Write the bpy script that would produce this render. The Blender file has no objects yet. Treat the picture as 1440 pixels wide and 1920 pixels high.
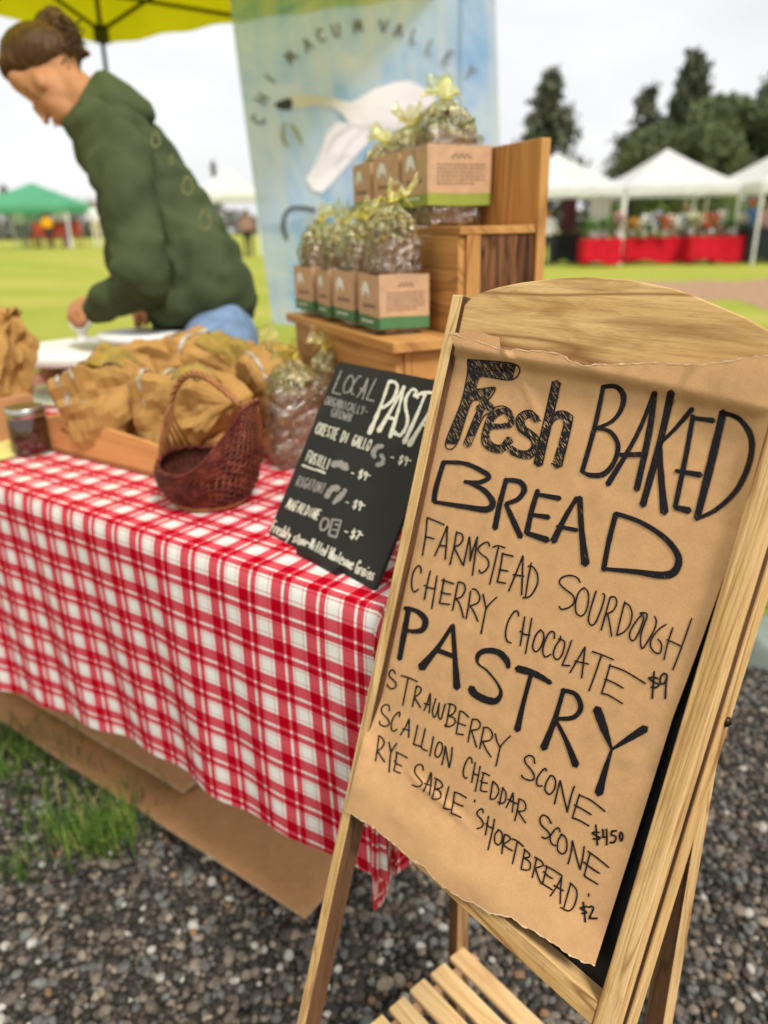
import bpy, bmesh, math, random
import numpy as np
from mathutils import Vector, Matrix, noise as mnoise
from mathutils.geometry import tessellate_polygon
random.seed(7); rng = np.random.default_rng(7)
SC = bpy.context.scene; COL = SC.collection
R = math.radians
# ------------------------------------------------------------------ camera, world, sun, exposure
F = 1387.0; CAMH = 1.14
_p, _r = R(20.9), R(1.26)
_fwd = np.array([0, math.cos(_p), -math.sin(_p)]); _up = np.array([0, math.sin(_p), math.cos(_p)]); _rt = np.array([1., 0, 0])
_r2 = _rt * math.cos(_r) - _up * math.sin(_r); _u2 = _rt * math.sin(_r) + _up * math.cos(_r)
cam_d = bpy.data.cameras.new('camera'); cam = bpy.data.objects.new('camera', cam_d); COL.objects.link(cam)
cam_d.sensor_fit = 'VERTICAL'; cam_d.sensor_height = 36; cam_d.sensor_width = 27; cam_d.lens = F / 1920 * 36
cam_d.clip_start = 0.02; cam_d.clip_end = 2000
cam.matrix_world = Matrix(((_r2[0], _u2[0], -_fwd[0], 0), (_r2[1], _u2[1], -_fwd[1], 0), (_r2[2], _u2[2], -_fwd[2], CAMH), (0, 0, 0, 1)))
cam_d.dof.use_dof = True; cam_d.dof.focus_distance = 0.605
cam_d.dof.aperture_fstop = 0.026 / 0.0068
SC.camera = cam
SC.view_settings.view_transform = 'Standard'; SC.view_settings.look = 'None'
SC.view_settings.exposure = 0.72; SC.view_settings.gamma = 1
SUN_EL, SUN_AZ = R(52), R(150)          # azimuth from +Y clockwise: behind the camera, to the right
w = bpy.data.worlds.new('World'); SC.world = w; w.use_nodes = True
wt = w.node_tree; wt.nodes.clear()
def wn(t, **k):
    n = wt.nodes.new(t)
    for a, b in k.items(): setattr(n, a, b)
    return n
sky = wn('ShaderNodeTexSky', sky_type='NISHITA', sun_disc=False, sun_elevation=SUN_EL, sun_rotation=SUN_AZ)
tc = wn('ShaderNodeTexCoord'); mp = wn('ShaderNodeMapping'); mp.inputs['Scale'].default_value = (1, 1, 3.0)
ns = wn('ShaderNodeTexNoise'); ns.inputs['Scale'].default_value = 2.2; ns.inputs['Detail'].default_value = 5
cr = wn('ShaderNodeValToRGB'); cr.color_ramp.elements[0].position = .3; cr.color_ramp.elements[0].color = (5.0, 5.03, 5.15, 1)
cr.color_ramp.elements[1].position = .72; cr.color_ramp.elements[1].color = (6.9, 6.85, 6.75, 1)
mx = wn('ShaderNodeMix', data_type='RGBA'); mx.inputs[0].default_value = .93
bg = wn('ShaderNodeBackground'); bg.inputs[1].default_value = .1
wo = wn('ShaderNodeOutputWorld')
L = wt.links.new
L(tc.outputs['Generated'], mp.inputs[0]); L(mp.outputs[0], ns.inputs[0]); L(ns.outputs['Fac'], cr.inputs[0])
L(sky.outputs[0], mx.inputs[6]); L(cr.outputs[0], mx.inputs[7]); L(mx.outputs[2], bg.inputs[0]); L(bg.outputs[0], wo.inputs[0])
sd = bpy.data.lights.new('sun', 'SUN'); sd.energy = 2.0; sd.angle = R(14); sd.color = (1, .955, .88)
so = bpy.data.objects.new('sun', sd); COL.objects.link(so)
sdir = Vector((math.sin(SUN_AZ) * math.cos(SUN_EL), math.cos(SUN_AZ) * math.cos(SUN_EL), math.sin(SUN_EL)))
so.rotation_euler = sdir.to_track_quat('Z', 'Y').to_euler(); so.location = (3, -3, 6)

# ------------------------------------------------------------------ pixel -> place helpers
O3 = np.array([0, 0, CAMH]); RM = np.array([_r2, -_u2, _fwd])
def ray(x, y): return RM.T @ np.array([(x - 720) / F, (y - 960) / F, 1.0])
def at(x, y, depth): return O3 + ray(x, y) * depth
def onz(x, y, z): d = ray(x, y); return O3 + d * ((z - CAMH) / d[2])
def onplane(x, y, P, n): d = ray(x, y); return O3 + d * (((P - O3) @ n) / (d @ n))
def nrm(v): v = np.asarray(v, float); return v / np.linalg.norm(v)

# ------------------------------------------------------------------ materials
MATS = {}
class NT:
    def __init__(s, name):
        s.m = bpy.data.materials.new(name); s.m.use_nodes = True; s.t = s.m.node_tree; s.t.nodes.clear()
        s.out = s.n('ShaderNodeOutputMaterial')
    def n(s, t, **k):
        q = s.t.nodes.new(t)
        for a, b in k.items():
            if a.startswith('i_'):
                key = a[2:]; q.inputs[int(key) if key.isdigit() else key.replace('_', ' ')].default_value = b
            else: setattr(q, a, b)
        return q
    def l(s, a, b): s.t.links.new(a, b)
    def ramp(s, fac, stops, interp='LINEAR'):
        q = s.n('ShaderNodeValToRGB'); cr = q.color_ramp; cr.interpolation = interp
        while len(cr.elements) < len(stops): cr.elements.new(.5)
        for e, (p, c) in zip(cr.elements, stops): e.position = p; e.color = tuple(c) + ((1,) if len(c) == 3 else ())
        s.l(fac, q.inputs[0]); return q.outputs[0]
    def math(s, op, a, b=None):
        q = s.n('ShaderNodeMath', operation=op)
        for i, v in enumerate((a, b)):
            if v is None: continue
            if isinstance(v, (int, float)): q.inputs[i].default_value = v
            else: s.l(v, q.inputs[i])
        return q.outputs[0]
    def noise(s, vec, scale, detail=4, rough=.55, dist=0):
        q = s.n('ShaderNodeTexNoise'); q.inputs['Scale'].default_value = scale; q.inputs['Detail'].default_value = detail
        q.inputs['Roughness'].default_value = rough; q.inputs['Distortion'].default_value = dist
        if vec is not None: s.l(vec, q.inputs[0])
        return q.outputs['Fac']
    def mapping(s, vec, scale=(1, 1, 1), rot=(0, 0, 0), loc=(0, 0, 0)):
        q = s.n('ShaderNodeMapping'); q.inputs['Scale'].default_value = scale; q.inputs['Rotation'].default_value = rot; q.inputs['Location'].default_value = loc
        s.l(vec, q.inputs[0]); return q.outputs[0]
    def mix(s, f, a, b, mode='MIX'):
        q = s.n('ShaderNodeMix', data_type='RGBA', blend_type=mode)
        for i, v in ((0, f), (6, a), (7, b)):
            if isinstance(v, (int, float)): q.inputs[i].default_value = v
            elif isinstance(v, tuple): q.inputs[i].default_value = v + ((1,) if len(v) == 3 else ())
            else: s.l(v, q.inputs[i])
        return q.outputs[2]
    def bump(s, h, strength=.3, dist=.001):
        q = s.n('ShaderNodeBump'); q.inputs['Strength'].default_value = strength; q.inputs['Distance'].default_value = dist
        s.l(h, q.inputs['Height']); return q.outputs[0]
    def pbr(s, col, rough=.6, bump=None, **k):
        b = s.n('ShaderNodeBsdfPrincipled')
        if isinstance(col, tuple): b.inputs['Base Color'].default_value = col + ((1,) if len(col) == 3 else ())
        else: s.l(col, b.inputs['Base Color'])
        if isinstance(rough, (int, float)): b.inputs['Roughness'].default_value = rough
        else: s.l(rough, b.inputs['Roughness'])
        if bump is not None: s.l(bump, b.inputs['Normal'])
        b.inputs['Specular IOR Level'].default_value = .18
        for a, v in k.items(): b.inputs[a.replace('_', ' ')].default_value = v
        s.l(b.outputs[0], s.out.inputs[0]); return b
    def coord(s, which='Object'): return s.n('ShaderNodeTexCoord').outputs[which]

def simple(name, col, rough=.6, var=.25, scale=12, bump=.15, bdist=.002, **k):
    if name in MATS: return MATS[name]
    t = NT(name); c = t.coord(); n = t.noise(c, scale, 5)
    dark = tuple(max(0, x * (1 - var)) for x in col); lite = tuple(min(1, x * (1 + var)) for x in col)
    cc = t.ramp(n, [(.3, dark), (.7, lite)]); b2 = t.noise(c, scale * 6, 4)
    t.pbr(cc, rough, t.bump(b2, bump, bdist) if bump else None, **k)
    MATS[name] = t.m; return t.m

def wood(name, lo, mid, hi, ring=34, rough=.55, burn=0.0, streak=1.0, bc=(.02, .008, .004)):
    """grain runs along UV u (metres)"""
    t = NT(name); uv = t.coord('UV')
    w1 = t.mapping(uv, (2.0, 36, 1)); n1 = t.noise(w1, 1.6, 3, .5, .6)
    w2 = t.mapping(uv, (14, 420, 1)); n2 = t.noise(w2, 1.0, 6, .65)
    w3 = t.mapping(uv, (1.1, ring / 3, 1)); n3 = t.noise(w3, 1.5, 2, .5, .4)
    rings = t.math('PINGPONG', t.math('MULTIPLY', n3, ring * .35), 1.0)
    base = t.ramp(n1, [(.25, mid), (.62, hi)])
    c = t.mix(t.math('MULTIPLY', t.ramp(rings, [(0, (1, 1, 1)), (.3, (0, 0, 0))]), .62 * streak), base, lo)
    c = t.mix(t.ramp(n2, [(.50, (0, 0, 0)), (.74, (.55, .55, .55))]), c, lo)
    pores = t.ramp(t.noise(t.mapping(uv, (60, 1500, 1)), 1, 3, .6), [(.58, (0, 0, 0)), (.72, (.6, .6, .6))])
    c = t.mix(pores, c, tuple(x * .55 for x in lo))
    if burn:
        bn = t.noise(t.mapping(uv, (7, 40, 1)), 1.1, 4, .6, 1.2)
        c = t.mix(t.ramp(bn, [(.34 if burn < .6 else .42, (burn, burn, burn)), (.50 if burn < .6 else .62, (0, 0, 0))]), c, bc)
    h = t.math('ADD', t.math('MULTIPLY', n2, .6), t.math('MULTIPLY', rings, .4))
    t.pbr(c, rough, t.bump(h, .5, .0008)); MATS[name] = t.m; return t.m

PALE = wood('pale_sign_wood', (.22, .085, .022), (.56, .325, .115), (.76, .50, .225), streak=1.35, burn=.55, bc=(.28, .13, .04))
STILE = wood('sign_stile_wood', (.32, .14, .04), (.60, .365, .14), (.78, .53, .25), ring=70, streak=1.2, burn=.45, bc=(.30, .14, .045))
DARKW = wood('dark_brown_wood', (.020, .008, .004), (.075, .034, .016), (.15, .075, .036), ring=40)
BROWNW = wood('brown_leg_wood', (.10, .045, .02), (.30, .16, .07), (.42, .25, .12), ring=40)
SLATW = wood('slat_wood', (.42, .22, .08), (.66, .42, .18), (.78, .56, .28), ring=24, streak=.7)
STANDW = wood('amber_stand_wood', (.22, .085, .02), (.46, .21, .055), (.60, .31, .10), ring=26, rough=.5)
BURNW = wood('charred_stand_wood', (.025, .010, .006), (.13, .05, .022), (.30, .13, .05), ring=50, burn=.9)
TRAYW = wood('orange_tray_wood', (.45, .18, .05), (.60, .27, .09), (.66, .33, .12), ring=14, streak=.4)

def kraft(name, col, fine=1.0, tint=None):
    t = NT(name); c = t.coord()
    n1 = t.noise(c, 9, 4); n2 = t.noise(c, 900, 3, .7); n3 = t.noise(c, 60, 5, .6)
    a = tuple(x * .84 for x in col); b = tuple(min(1, x * 1.12) for x in col)
    cc = t.mix(t.ramp(n3, [(.3, (0, 0, 0)), (.7, (1, 1, 1))]), t.ramp(n1, [(.3, a), (.7, col)]), b)
    cc = t.mix(t.math('MULTIPLY', t.ramp(n2, [(.35, (1, 1, 1)), (.6, (0, 0, 0))]), .32), cc, tuple(x * .6 for x in col))
    cre = t.noise(c, 22, 6, .6, .4)
    t.pbr(cc, .72, t.bump(t.math('ADD', t.math('MULTIPLY', n2, .12), cre), .5 * fine, .003)); MATS[name] = t.m; return t.m
KRAFT = kraft('kraft_paper', (.61, .350, .165), .6)
KRAFTBAG = kraft('kraft_bag_paper', (.43, .235, .070), 1.0)
CARD = kraft('cardboard', (.50, .26, .115), .5)

CARDE = simple('cardboard_edge', (.62, .42, .23), .8, .3, 120, .4)
t = NT('marker_ink'); c = t.coord()
n = t.noise(c, 900, 2); cc = t.ramp(n, [(.3, (.006, .005, .007)), (.75, (.022, .018, .022))]); t.pbr(cc, .6); INK = t.m
t = NT('sheen_streaked_ink'); uv = t.coord('UV'); wv = t.noise(t.mapping(t.mapping(uv, (1, 1, 1), (0, 0, R(20))), (520, 60, 1)), 1, 2, .5)
t.pbr(t.ramp(wv, [(.66, (.009, .007, .010)), (.72, (.14, .09, .06))]), .5); INKB = t.m  # pale streaks paint the marker's sheen into the ink colour
t = NT('hatched_marker_ink'); uv = t.coord('UV')
wv = t.noise(t.mapping(t.mapping(uv, (1, 1, 1), (0, 0, R(33))), (640, 60, 1)), 1, 2, .5)
cc = t.ramp(wv, [(.585, (.010, .008, .010)), (.615, (.50, .30, .14))]); t.pbr(cc, .45); HATCH = t.m
t = NT('chalk_paint'); c = t.coord(); n = t.noise(c, 500, 4, .7)
t.pbr(t.ramp(n, [(.3, (.40, .38, .29)), (.6, (.78, .75, .60))]), .8); CHALK = t.m
t = NT('grey_chalk'); c = t.coord(); n = t.noise(c, 700, 4, .7)
t.pbr(t.ramp(n, [(.35, (.12, .11, .10)), (.62, (.42, .39, .35))]), .85); GCHALK = t.m
SLATE = simple('chalkboard_black', (.022, .021, .019), .55, .3, 8, .1)
PANEL = simple('black_sign_panel', (.008, .008, .008), .5, .4, 60, .2)

# plaid cloth
def plaid():
    t = NT('red_plaid_cloth'); uv = t.coord('UV'); sp = t.n('ShaderNodeSeparateXYZ'); t.l(uv, sp.inputs[0])
    per = .0545; W0, T0 = (0, 0, 0), (.9, .9, .9); PK = (1, 1, 1)
    stops = [(0.0, W0), (.055, T0), (.075, W0), (.37, T0), (.39, W0), (.435, PK), (.595, W0), (.665, PK), (.975, W0)]
    r = []
    for i in (0, 1):
        fr = t.math('FRACT', t.math('DIVIDE', sp.outputs[i], per)); r.append(t.ramp(fr, stops, 'CONSTANT'))
    s = t.math('MULTIPLY', t.math('ADD', r[0], r[1]), .5)
    col = t.ramp(s, [(0, (.80, .79, .72)), (.5, (.64, .085, .11)), (1, (.45, .0, .012))])
    weave = t.noise(t.mapping(uv, (2600, 2600, 1)), 1, 2); n = t.noise(uv, 25, 4)
    col = t.mix(.10, col, t.ramp(n, [(.3, (.4, .3, .3)), (.7, (1, 1, 1))]), 'MULTIPLY')
    b = t.pbr(col, .85, t.bump(t.math('ADD', t.math('MULTIPLY', weave, .15), n), .25, .003)); b.inputs['Specular IOR Level'].default_value = .05
    return t.m
PLAID = plaid()

def trans_fabric(name, col, tr=.6, rough=.8):
    t = NT(name); c = t.coord(); n = t.noise(c, 3, 4)
    cc = t.ramp(n, [(.3, tuple(x * .85 for x in col)), (.7, col)])
    d = t.n('ShaderNodeBsdfDiffuse'); q = t.n('ShaderNodeBsdfTranslucent'); m = t.n('ShaderNodeMixShader'); m.inputs[0].default_value = tr
    t.l(cc, d.inputs[0]); t.l(cc, q.inputs[0]); t.l(d.outputs[0], m.inputs[1]); t.l(q.outputs[0], m.inputs[2]); t.l(m.outputs[0], t.out.inputs[0])
    return t.m
CANOPY = trans_fabric('yellow_green_canopy_fabric', (.80, .72, .01), .72)
WHITEFAB = trans_fabric('white_tent_fabric', (.86, .86, .87), .35)
GREENFAB = trans_fabric('green_tent_fabric', (.16, .50, .30), .4)

def film(name, alpha=.22, tint=(1, 1, .96), rough=.12, bump=1.0):
    t = NT(name); c = t.coord(); g = t.n('ShaderNodeBsdfGlossy'); g.inputs[0].default_value = tint + (1,); g.inputs[1].default_value = rough
    tr = t.n('ShaderNodeBsdfTransparent'); tr.inputs[0].default_value = tint + (1,); m = t.n('ShaderNodeMixShader')
    n = t.noise(c, 55, 5, .65, .8); b = t.bump(n, bump, .006); t.l(b, g.inputs['Normal'])
    fr = t.n('ShaderNodeLayerWeight'); fr.inputs[0].default_value = .35; t.l(b, fr.inputs['Normal'])
    fac = t.math('ADD', t.math('MULTIPLY', fr.outputs['Fresnel'], .5), alpha); t.l(fac, m.inputs[0])
    t.l(tr.outputs[0], m.inputs[1]); t.l(g.outputs[0], m.inputs[2]); t.l(m.outputs[0], t.out.inputs[0]); return t.m
FILM = film('crinkled_cellophane', .14, (1, .98, .94), .08, 1.0)
FILMY = film('canopy_lit_cellophane', .20, (.94, .91, .62), .16, 1.0)  # clear film; yellow canopy light is put into its tint
GLASSY = film('clear_glass', .06, (.96, .98, .96), .03, .02)

SKIN = simple('skin', (.46, .215, .10), .5, .12, 20, .1, Subsurface_Weight=.1)
t = NT('brown_hair'); c = t.coord(); n = t.noise(t.mapping(c, (1, 1, .25), (.3, .5, .2)), 90, 5, .7, .5)
t.pbr(t.ramp(n, [(.3, (.030, .014, .005)), (.55, (.085, .042, .014)), (.75, (.19, .11, .035))]), .4, t.bump(n, .8, .004)); HAIR = t.m
HOODIE = NT('dark_green_hoodie')
if 1:
    t = HOODIE; c = t.coord(); n = t.noise(c, 7, 4); n2 = t.noise(c, 260, 3)
    t.pbr(t.ramp(n, [(.3, (.042, .056, .024)), (.7, (.078, .098, .044))]), .9, t.bump(t.math('ADD', n, t.math('MULTIPLY', n2, .2)), .6, .012)); HOODIE = t.m
JEANS = simple('blue_denim', (.17, .25, .38), .85, .25, 30, .3)
WHITEP = simple('white_plastic', (.80, .80, .78), .35, .05, 8, 0)
STEEL = simple('steel', (.55, .55, .55), .3, .15, 20, .05, Metallic=1.0)
BLACKM = simple('black_metal', (.015, .015, .015), .45, .3, 20, .05)
TARP = simple('grey_green_tarp', (.23, .27, .235), .5, .15, 8, .2)
BARK = simple('bark', (.07, .05, .035), .9, .4, 12, .6)

# ------------------------------------------------------------------ mesh helpers
def wloc(o):
    v = Vector((0, 0, 0))
    while o is not None: v = v + o.location; o = o.parent
    return v
def mk(name, verts, faces, mat=None, parent=None, smooth=False, uv=None, world=True, mats=None, fmi=None):
    me = bpy.data.meshes.new(name); off = wloc(parent) if (parent is not None and world) else Vector((0, 0, 0))
    vs = np.asarray(verts, float).reshape(-1, 3) - np.array(off)
    me.from_pydata(vs.tolist(), [], [tuple(int(i) for i in f) for f in faces])
    if uv is not None:
        lay = me.uv_layers.new(name='UVMap'); uva = np.asarray(uv, float)
        if len(uva) == len(vs):
            li = np.empty(len(me.loops), dtype=np.int32); me.loops.foreach_get('vertex_index', li); uva = uva[li]
        lay.data.foreach_set('uv', uva.ravel())
    for m_ in (mats or ([mat] if mat else [])): me.materials.append(m_)
    if fmi is not None: me.polygons.foreach_set('material_index', np.asarray(fmi, dtype=np.int32))
    if smooth: me.polygons.foreach_set('use_smooth', [True] * len(me.polygons))
    me.update(); o = bpy.data.objects.new(name, me); COL.objects.link(o); o.parent = parent
    return o
def tag(o, label=None, cat=None, group=None, kind=None):
    if label: o['label'] = label
    if cat: o['category'] = cat
    if group: o['group'] = group
    if kind: o['kind'] = kind
    return o
def thing(name, label, cat, loc=(0, 0, 0), rz=0, group=None):
    o = bpy.data.objects.new(name, None); COL.objects.link(o); o.location = Vector([float(x) for x in loc]); o.rotation_euler = (0, 0, rz)
    o.empty_display_size = .05
    return tag(o, label, cat, group)
def dup(root, loc, rz=0, label=None, group=None, scale=None):
    r = root.copy(); COL.objects.link(r); r.location = Vector([float(x) for x in loc]); r.rotation_euler = (0, 0, rz)
    if label: r['label'] = label
    if group: r['group'] = group
    if scale: r.scale = (scale,) * 3
    for ch in list(root.children):
        c = ch.copy(); COL.objects.link(c); c.parent = r
        for g in list(ch.children):
            d = g.copy(); COL.objects.link(d); d.parent = c
    return r
class MB:
    def __init__(s): s.v = []; s.f = []; s.uv = []; s.mi = []
    def add(s, v, f, uv=None, mi=0):
        b = len(s.v); s.v += [tuple(map(float, p)) for p in v]; s.f += [tuple(i + b for i in q) for q in f]
        s.uv += [tuple(map(float, p[:2])) for p in (uv if uv is not None else v)]; s.mi += [mi] * len(f); return s
    def obox(s, c, ax, ay, az, h, mi=0, jit=0.0, mis=None):
        """oriented box, grain (UV u) along ax; faces own their vertices so UVs stay clean"""
        c = np.asarray(c, float); A = [nrm(ax), nrm(ay), nrm(az)]; k = random.random() * 5
        for a in range(3):
            for sg in (-1, 1):
                o1, o2 = [i for i in range(3) if i != a]; pts = []; uvs = []
                for (p, q) in ((-1, -1), (1, -1), (1, 1), (-1, 1)):
                    sc = [0, 0, 0]; sc[a] = sg; sc[o1] = p; sc[o2] = q
                    P = c + sum(A[i] * h[i] * sc[i] for i in range(3)); pts.append(P)
                    if a == 0: uvs.append((h[1] * sc[1] * .05 + k, h[2] * sc[2] + h[1] * sc[1] + k))
                    elif a == 1: uvs.append((h[0] * sc[0] + k, h[2] * sc[2] + k + a * .3))
                    else: uvs.append((h[0] * sc[0] + k, h[1] * sc[1] + k + a * .3))
                hand = np.cross(pts[1] - pts[0], pts[2] - pts[1]) @ (A[a] * sg)
                m_ = mi if mis is None else mis.get((a, sg), mi)
                s.add(pts, [(0, 1, 2, 3) if hand > 0 else (3, 2, 1, 0)], uvs, m_)
        return s
    def tube(s, path, rad, n=8, closed=False, caps=True, mi=0):
        P = [np.asarray(p, float) for p in path]; m = len(P); rr = rad if hasattr(rad, '__len__') else [rad] * m
        up0 = None; vs = []; fs = []; uvs = []; acc = 0
        for i in range(m):
            a = P[(i - 1) % m] if (i > 0 or closed) else P[i]; b = P[(i + 1) % m] if (i < m - 1 or closed) else P[i]
            d = nrm(b - a)
            if up0 is None: up0 = np.array([0, 0, 1.]) if abs(d[2]) < .9 else np.array([1., 0, 0])
            x = np.cross(up0, d); x = nrm(x) if np.linalg.norm(x) > 1e-6 else np.array([1., 0, 0]); y = np.cross(d, x); up0 = y
            if i: acc += np.linalg.norm(P[i] - P[i - 1])
            for k in range(n):
                t_ = 2 * math.pi * k / n; vs.append(P[i] + (x * math.cos(t_) + y * math.sin(t_)) * rr[i]); uvs.append((acc, k / n * rr[i] * 6))
        for i in range(m if closed else m - 1):
            for k in range(n):
                a, b = i * n + k, i * n + (k + 1) % n; c2, d2 = ((i + 1) % m) * n + (k + 1) % n, ((i + 1) % m) * n + k; fs.append((a, b, c2, d2))
        if caps and not closed: fs.append(tuple(range(n))[::-1]); fs.append(tuple((m - 1) * n + k for k in range(n)))
        return s.add(vs, fs, uvs, mi)
    def lathe(s, prof, n=32, c=(0, 0, 0), mi=0):
        vs = []; fs = []; c = np.asarray(c, float)
        for (r, z) in prof:
            for k in range(n): a = 2 * math.pi * k / n; vs.append(c + np.array([r * math.cos(a), r * math.sin(a), z]))
        for i in range(len(prof) - 1):
            for k in range(n): fs.append((i * n + k, i * n + (k + 1) % n, (i + 1) * n + (k + 1) % n, (i + 1) * n + k))
        return s.add(vs, fs, None, mi)
    def grid(s, fn, nu, nv, uvf=None, mi=0, closeu=False):
        vs = []; uvs = []; fs = []
        for j in range(nv + 1):
            for i in range(nu + (0 if closeu else 1)):
                p = fn(i / nu, j / nv); vs.append(p); uvs.append(uvf(i / nu, j / nv) if uvf else (i / nu, j / nv))
        W = nu if closeu else nu + 1
        for j in range(nv):
            for i in range(nu): fs.append((j * W + i, j * W + (i + 1) % W, (j + 1) * W + (i + 1) % W, (j + 1) * W + i))
        return s.add(vs, fs, uvs, mi)
    def sphere(s, c, r, nu=14, nv=9, ax=None, mi=0):
        c = np.asarray(c, float); r = np.asarray(r if hasattr(r, '__len__') else (r, r, r), float)
        A = np.eye(3) if ax is None else np.array(ax)
        def fn(u, v):
            a = 2 * math.pi * u; b = math.pi * (v - .5); q = np.array([math.cos(a) * math.cos(b), math.sin(a) * math.cos(b), math.sin(b)]) * r
            return c + q[0] * A[0] + q[1] * A[1] + q[2] * A[2]
        return s.grid(fn, nu, nv, None, mi, True)
    def capsule(s, p0, r0, p1, r1, n=None):
        p0 = np.asarray(p0, float); p1 = np.asarray(p1, float); d = np.linalg.norm(p1 - p0); n = n or max(2, int(d / (min(r0, r1) * .35)) + 1)
        for i in range(n + 1): t_ = i / n; s.sphere(p0 + (p1 - p0) * t_, r0 + (r1 - r0) * t_, 12, 8)
        return s
    def prism(s, pts, n, depth, uv=None, mi=0):
        """planar polygon (3d points) extruded by depth along -n"""
        P = [np.asarray(p, float) for p in pts]; n = nrm(n); m = len(P)
        tri = tessellate_polygon([[Vector(p) for p in P]]); uvv = uv or [(p[0], p[1]) for p in P]
        ft = [];
        for a, b, c in tri:
            ok = np.cross(P[b] - P[a], P[c] - P[a]) @ n > 0; ft.append((a, b, c) if ok else (c, b, a))
        s.add(P, ft, uvv, mi); s.add([p - n * depth for p in P], [q[::-1] for q in ft], uvv, mi)
        for i in range(m):
            j = (i + 1) % m; a, b = P[i], P[j]
            u0 = uvv[i][0]; s.add([a, b, b - n * depth, a - n * depth], [(0, 1, 2, 3)], [uvv[i], uvv[j], (uvv[j][0], uvv[j][1] + depth), (u0, uvv[i][1] + depth)], mi)
        return s
    def build(s, name, mat=None, parent=None, smooth=False, world=True, mats=None):
        return mk(name, s.v, s.f, mat, parent, smooth, s.uv, world, mats, s.mi if mats else None)
def remesh(o, vox, smooth=6, fac=.5):
    m = o.modifiers.new('remesh', 'REMESH'); m.mode = 'VOXEL'; m.voxel_size = vox; m.use_smooth_shade = True
    if smooth: q = o.modifiers.new('smooth', 'SMOOTH'); q.iterations = smooth; q.factor = fac
    return o
def bevel(o, wd=.0012, seg=2):
    bm = bmesh.new(); bm.from_mesh(o.data); bmesh.ops.remove_doubles(bm, verts=bm.verts, dist=1e-6); bmesh.ops.recalc_face_normals(bm, faces=bm.faces); bm.to_mesh(o.data); bm.free()
    m = o.modifiers.new('bevel', 'BEVEL'); m.width = wd; m.segments = seg; m.limit_method = 'ANGLE'; return o
def crumple(pt, sc=14, amp=.012, seed=0):
    v = Vector((pt[0] * sc + seed, pt[1] * sc + seed * 1.7, pt[2] * sc))
    return (abs(mnoise.noise(v)) - .25) * amp * 2 + (abs(mnoise.noise(v * 2.7)) - .25) * amp
# ------------------------------------------------------------------ stroke lettering
def catmull(p, k=6):
    if len(p) < 3: return p
    P = [p[0]] + list(p) + [p[-1]]; out = []
    for i in range(1, len(P) - 2):
        a, b, c, d = (np.array(q, float) for q in P[i - 1:i + 3])
        for j in range(k):
            t_ = j / k; out.append(tuple(.5 * ((2 * b) + (-a + c) * t_ + (2 * a - 5 * b + 4 * c - d) * t_ ** 2 + (-a + 3 * b - 3 * c + d) * t_ ** 3)))
    out.append(tuple(float(x) for x in P[-2])); return out
def parse(txt, ox, oy, k, w0):
    """'x,y[,w] x,y ; ~smooth...' crop coordinates -> list of polylines of (X,Y,W) photo pixels"""
    res = []
    for st in txt.replace('\n', ' ').split(';'):
        st = st.strip()
        if not st: continue
        sm = st.startswith('~'); st = st.lstrip('~'); pts = []
        for q in st.split():
            a = [float(x) for x in q.split(',')]; pts.append((ox + a[0] * k, oy + a[1] * k, a[2] if len(a) > 2 else w0))
        res.append(catmull(pts, 6) if (sm or len(pts) > 2) else pts)
    return res
LIFT = [0]
def strokes_mesh(name, polys, mapf, mat, parent, label=None, world=True, jit=.06, polyfill=None, uvk=.001):
    """polylines with widths in 2-D -> flat ribbons through mapf(x,y,lift)"""
    mb = MB()
    for pl in polys:
        LIFT[0] = (LIFT[0] + 1) % 18; lf = LIFT[0] * .000012
        P = np.array([q[:2] for q in pl], float); W = np.array([q[2] for q in pl], float) / 2
        keep = [0] + [i for i in range(1, len(P)) if np.linalg.norm(P[i] - P[i - 1]) > 1e-6]; P = P[keep]; W = W[keep]
        if len(P) < 2: continue
        # densify so that edges are slightly uneven
        T = np.gradient(P, axis=0); T /= np.linalg.norm(T, axis=1)[:, None] + 1e-9; N = np.stack([-T[:, 1], T[:, 0]], 1)
        W = W * (1 + rng.normal(0, jit, len(W)))
        Lf = P + N * W[:, None]; Rt = P - N * W[:, None]
        ring = []
        s0 = P[0] - T[0] * W[0] * .8; s1 = P[-1] + T[-1] * W[-1] * .8
        vs = [s0]; 
        for i in range(len(P)): vs += [Lf[i], Rt[i]]
        vs.append(s1); fs = [(0, 2, 1)]
        for i in range(len(P) - 1): a = 1 + 2 * i; fs.append((a, a + 1, a + 3, a + 2))
        fs.append((len(vs) - 3, len(vs) - 2, len(vs) - 1))
        mb.add([mapf(v[0], v[1], lf) for v in vs], fs, [(v[0] * uvk, v[1] * uvk) for v in vs])
    for pg in (polyfill or []):
        LIFT[0] = (LIFT[0] + 1) % 18; lf = LIFT[0] * .000012
        # straight edges are subdivided and jittered like a hand-filled outline
        dense = []
        for i in range(len(pg)):
            a, b = np.array(pg[i], float), np.array(pg[(i + 1) % len(pg)], float); n = max(1, int(np.linalg.norm(b - a) / 4))
            for j in range(n): dense.append(a + (b - a) * j / n + rng.normal(0, .22, 2))
        tri = tessellate_polygon([[Vector((p[0], p[1], 0)) for p in dense]])
        mb.add([mapf(p[0], p[1], lf) for p in dense], [tuple(q) for q in tri], [(p[0] * uvk, p[1] * uvk) for p in dense])
    o = mb.build(name, mat, parent, world=world); 
    if label: o['label'] = label
    return o
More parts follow.
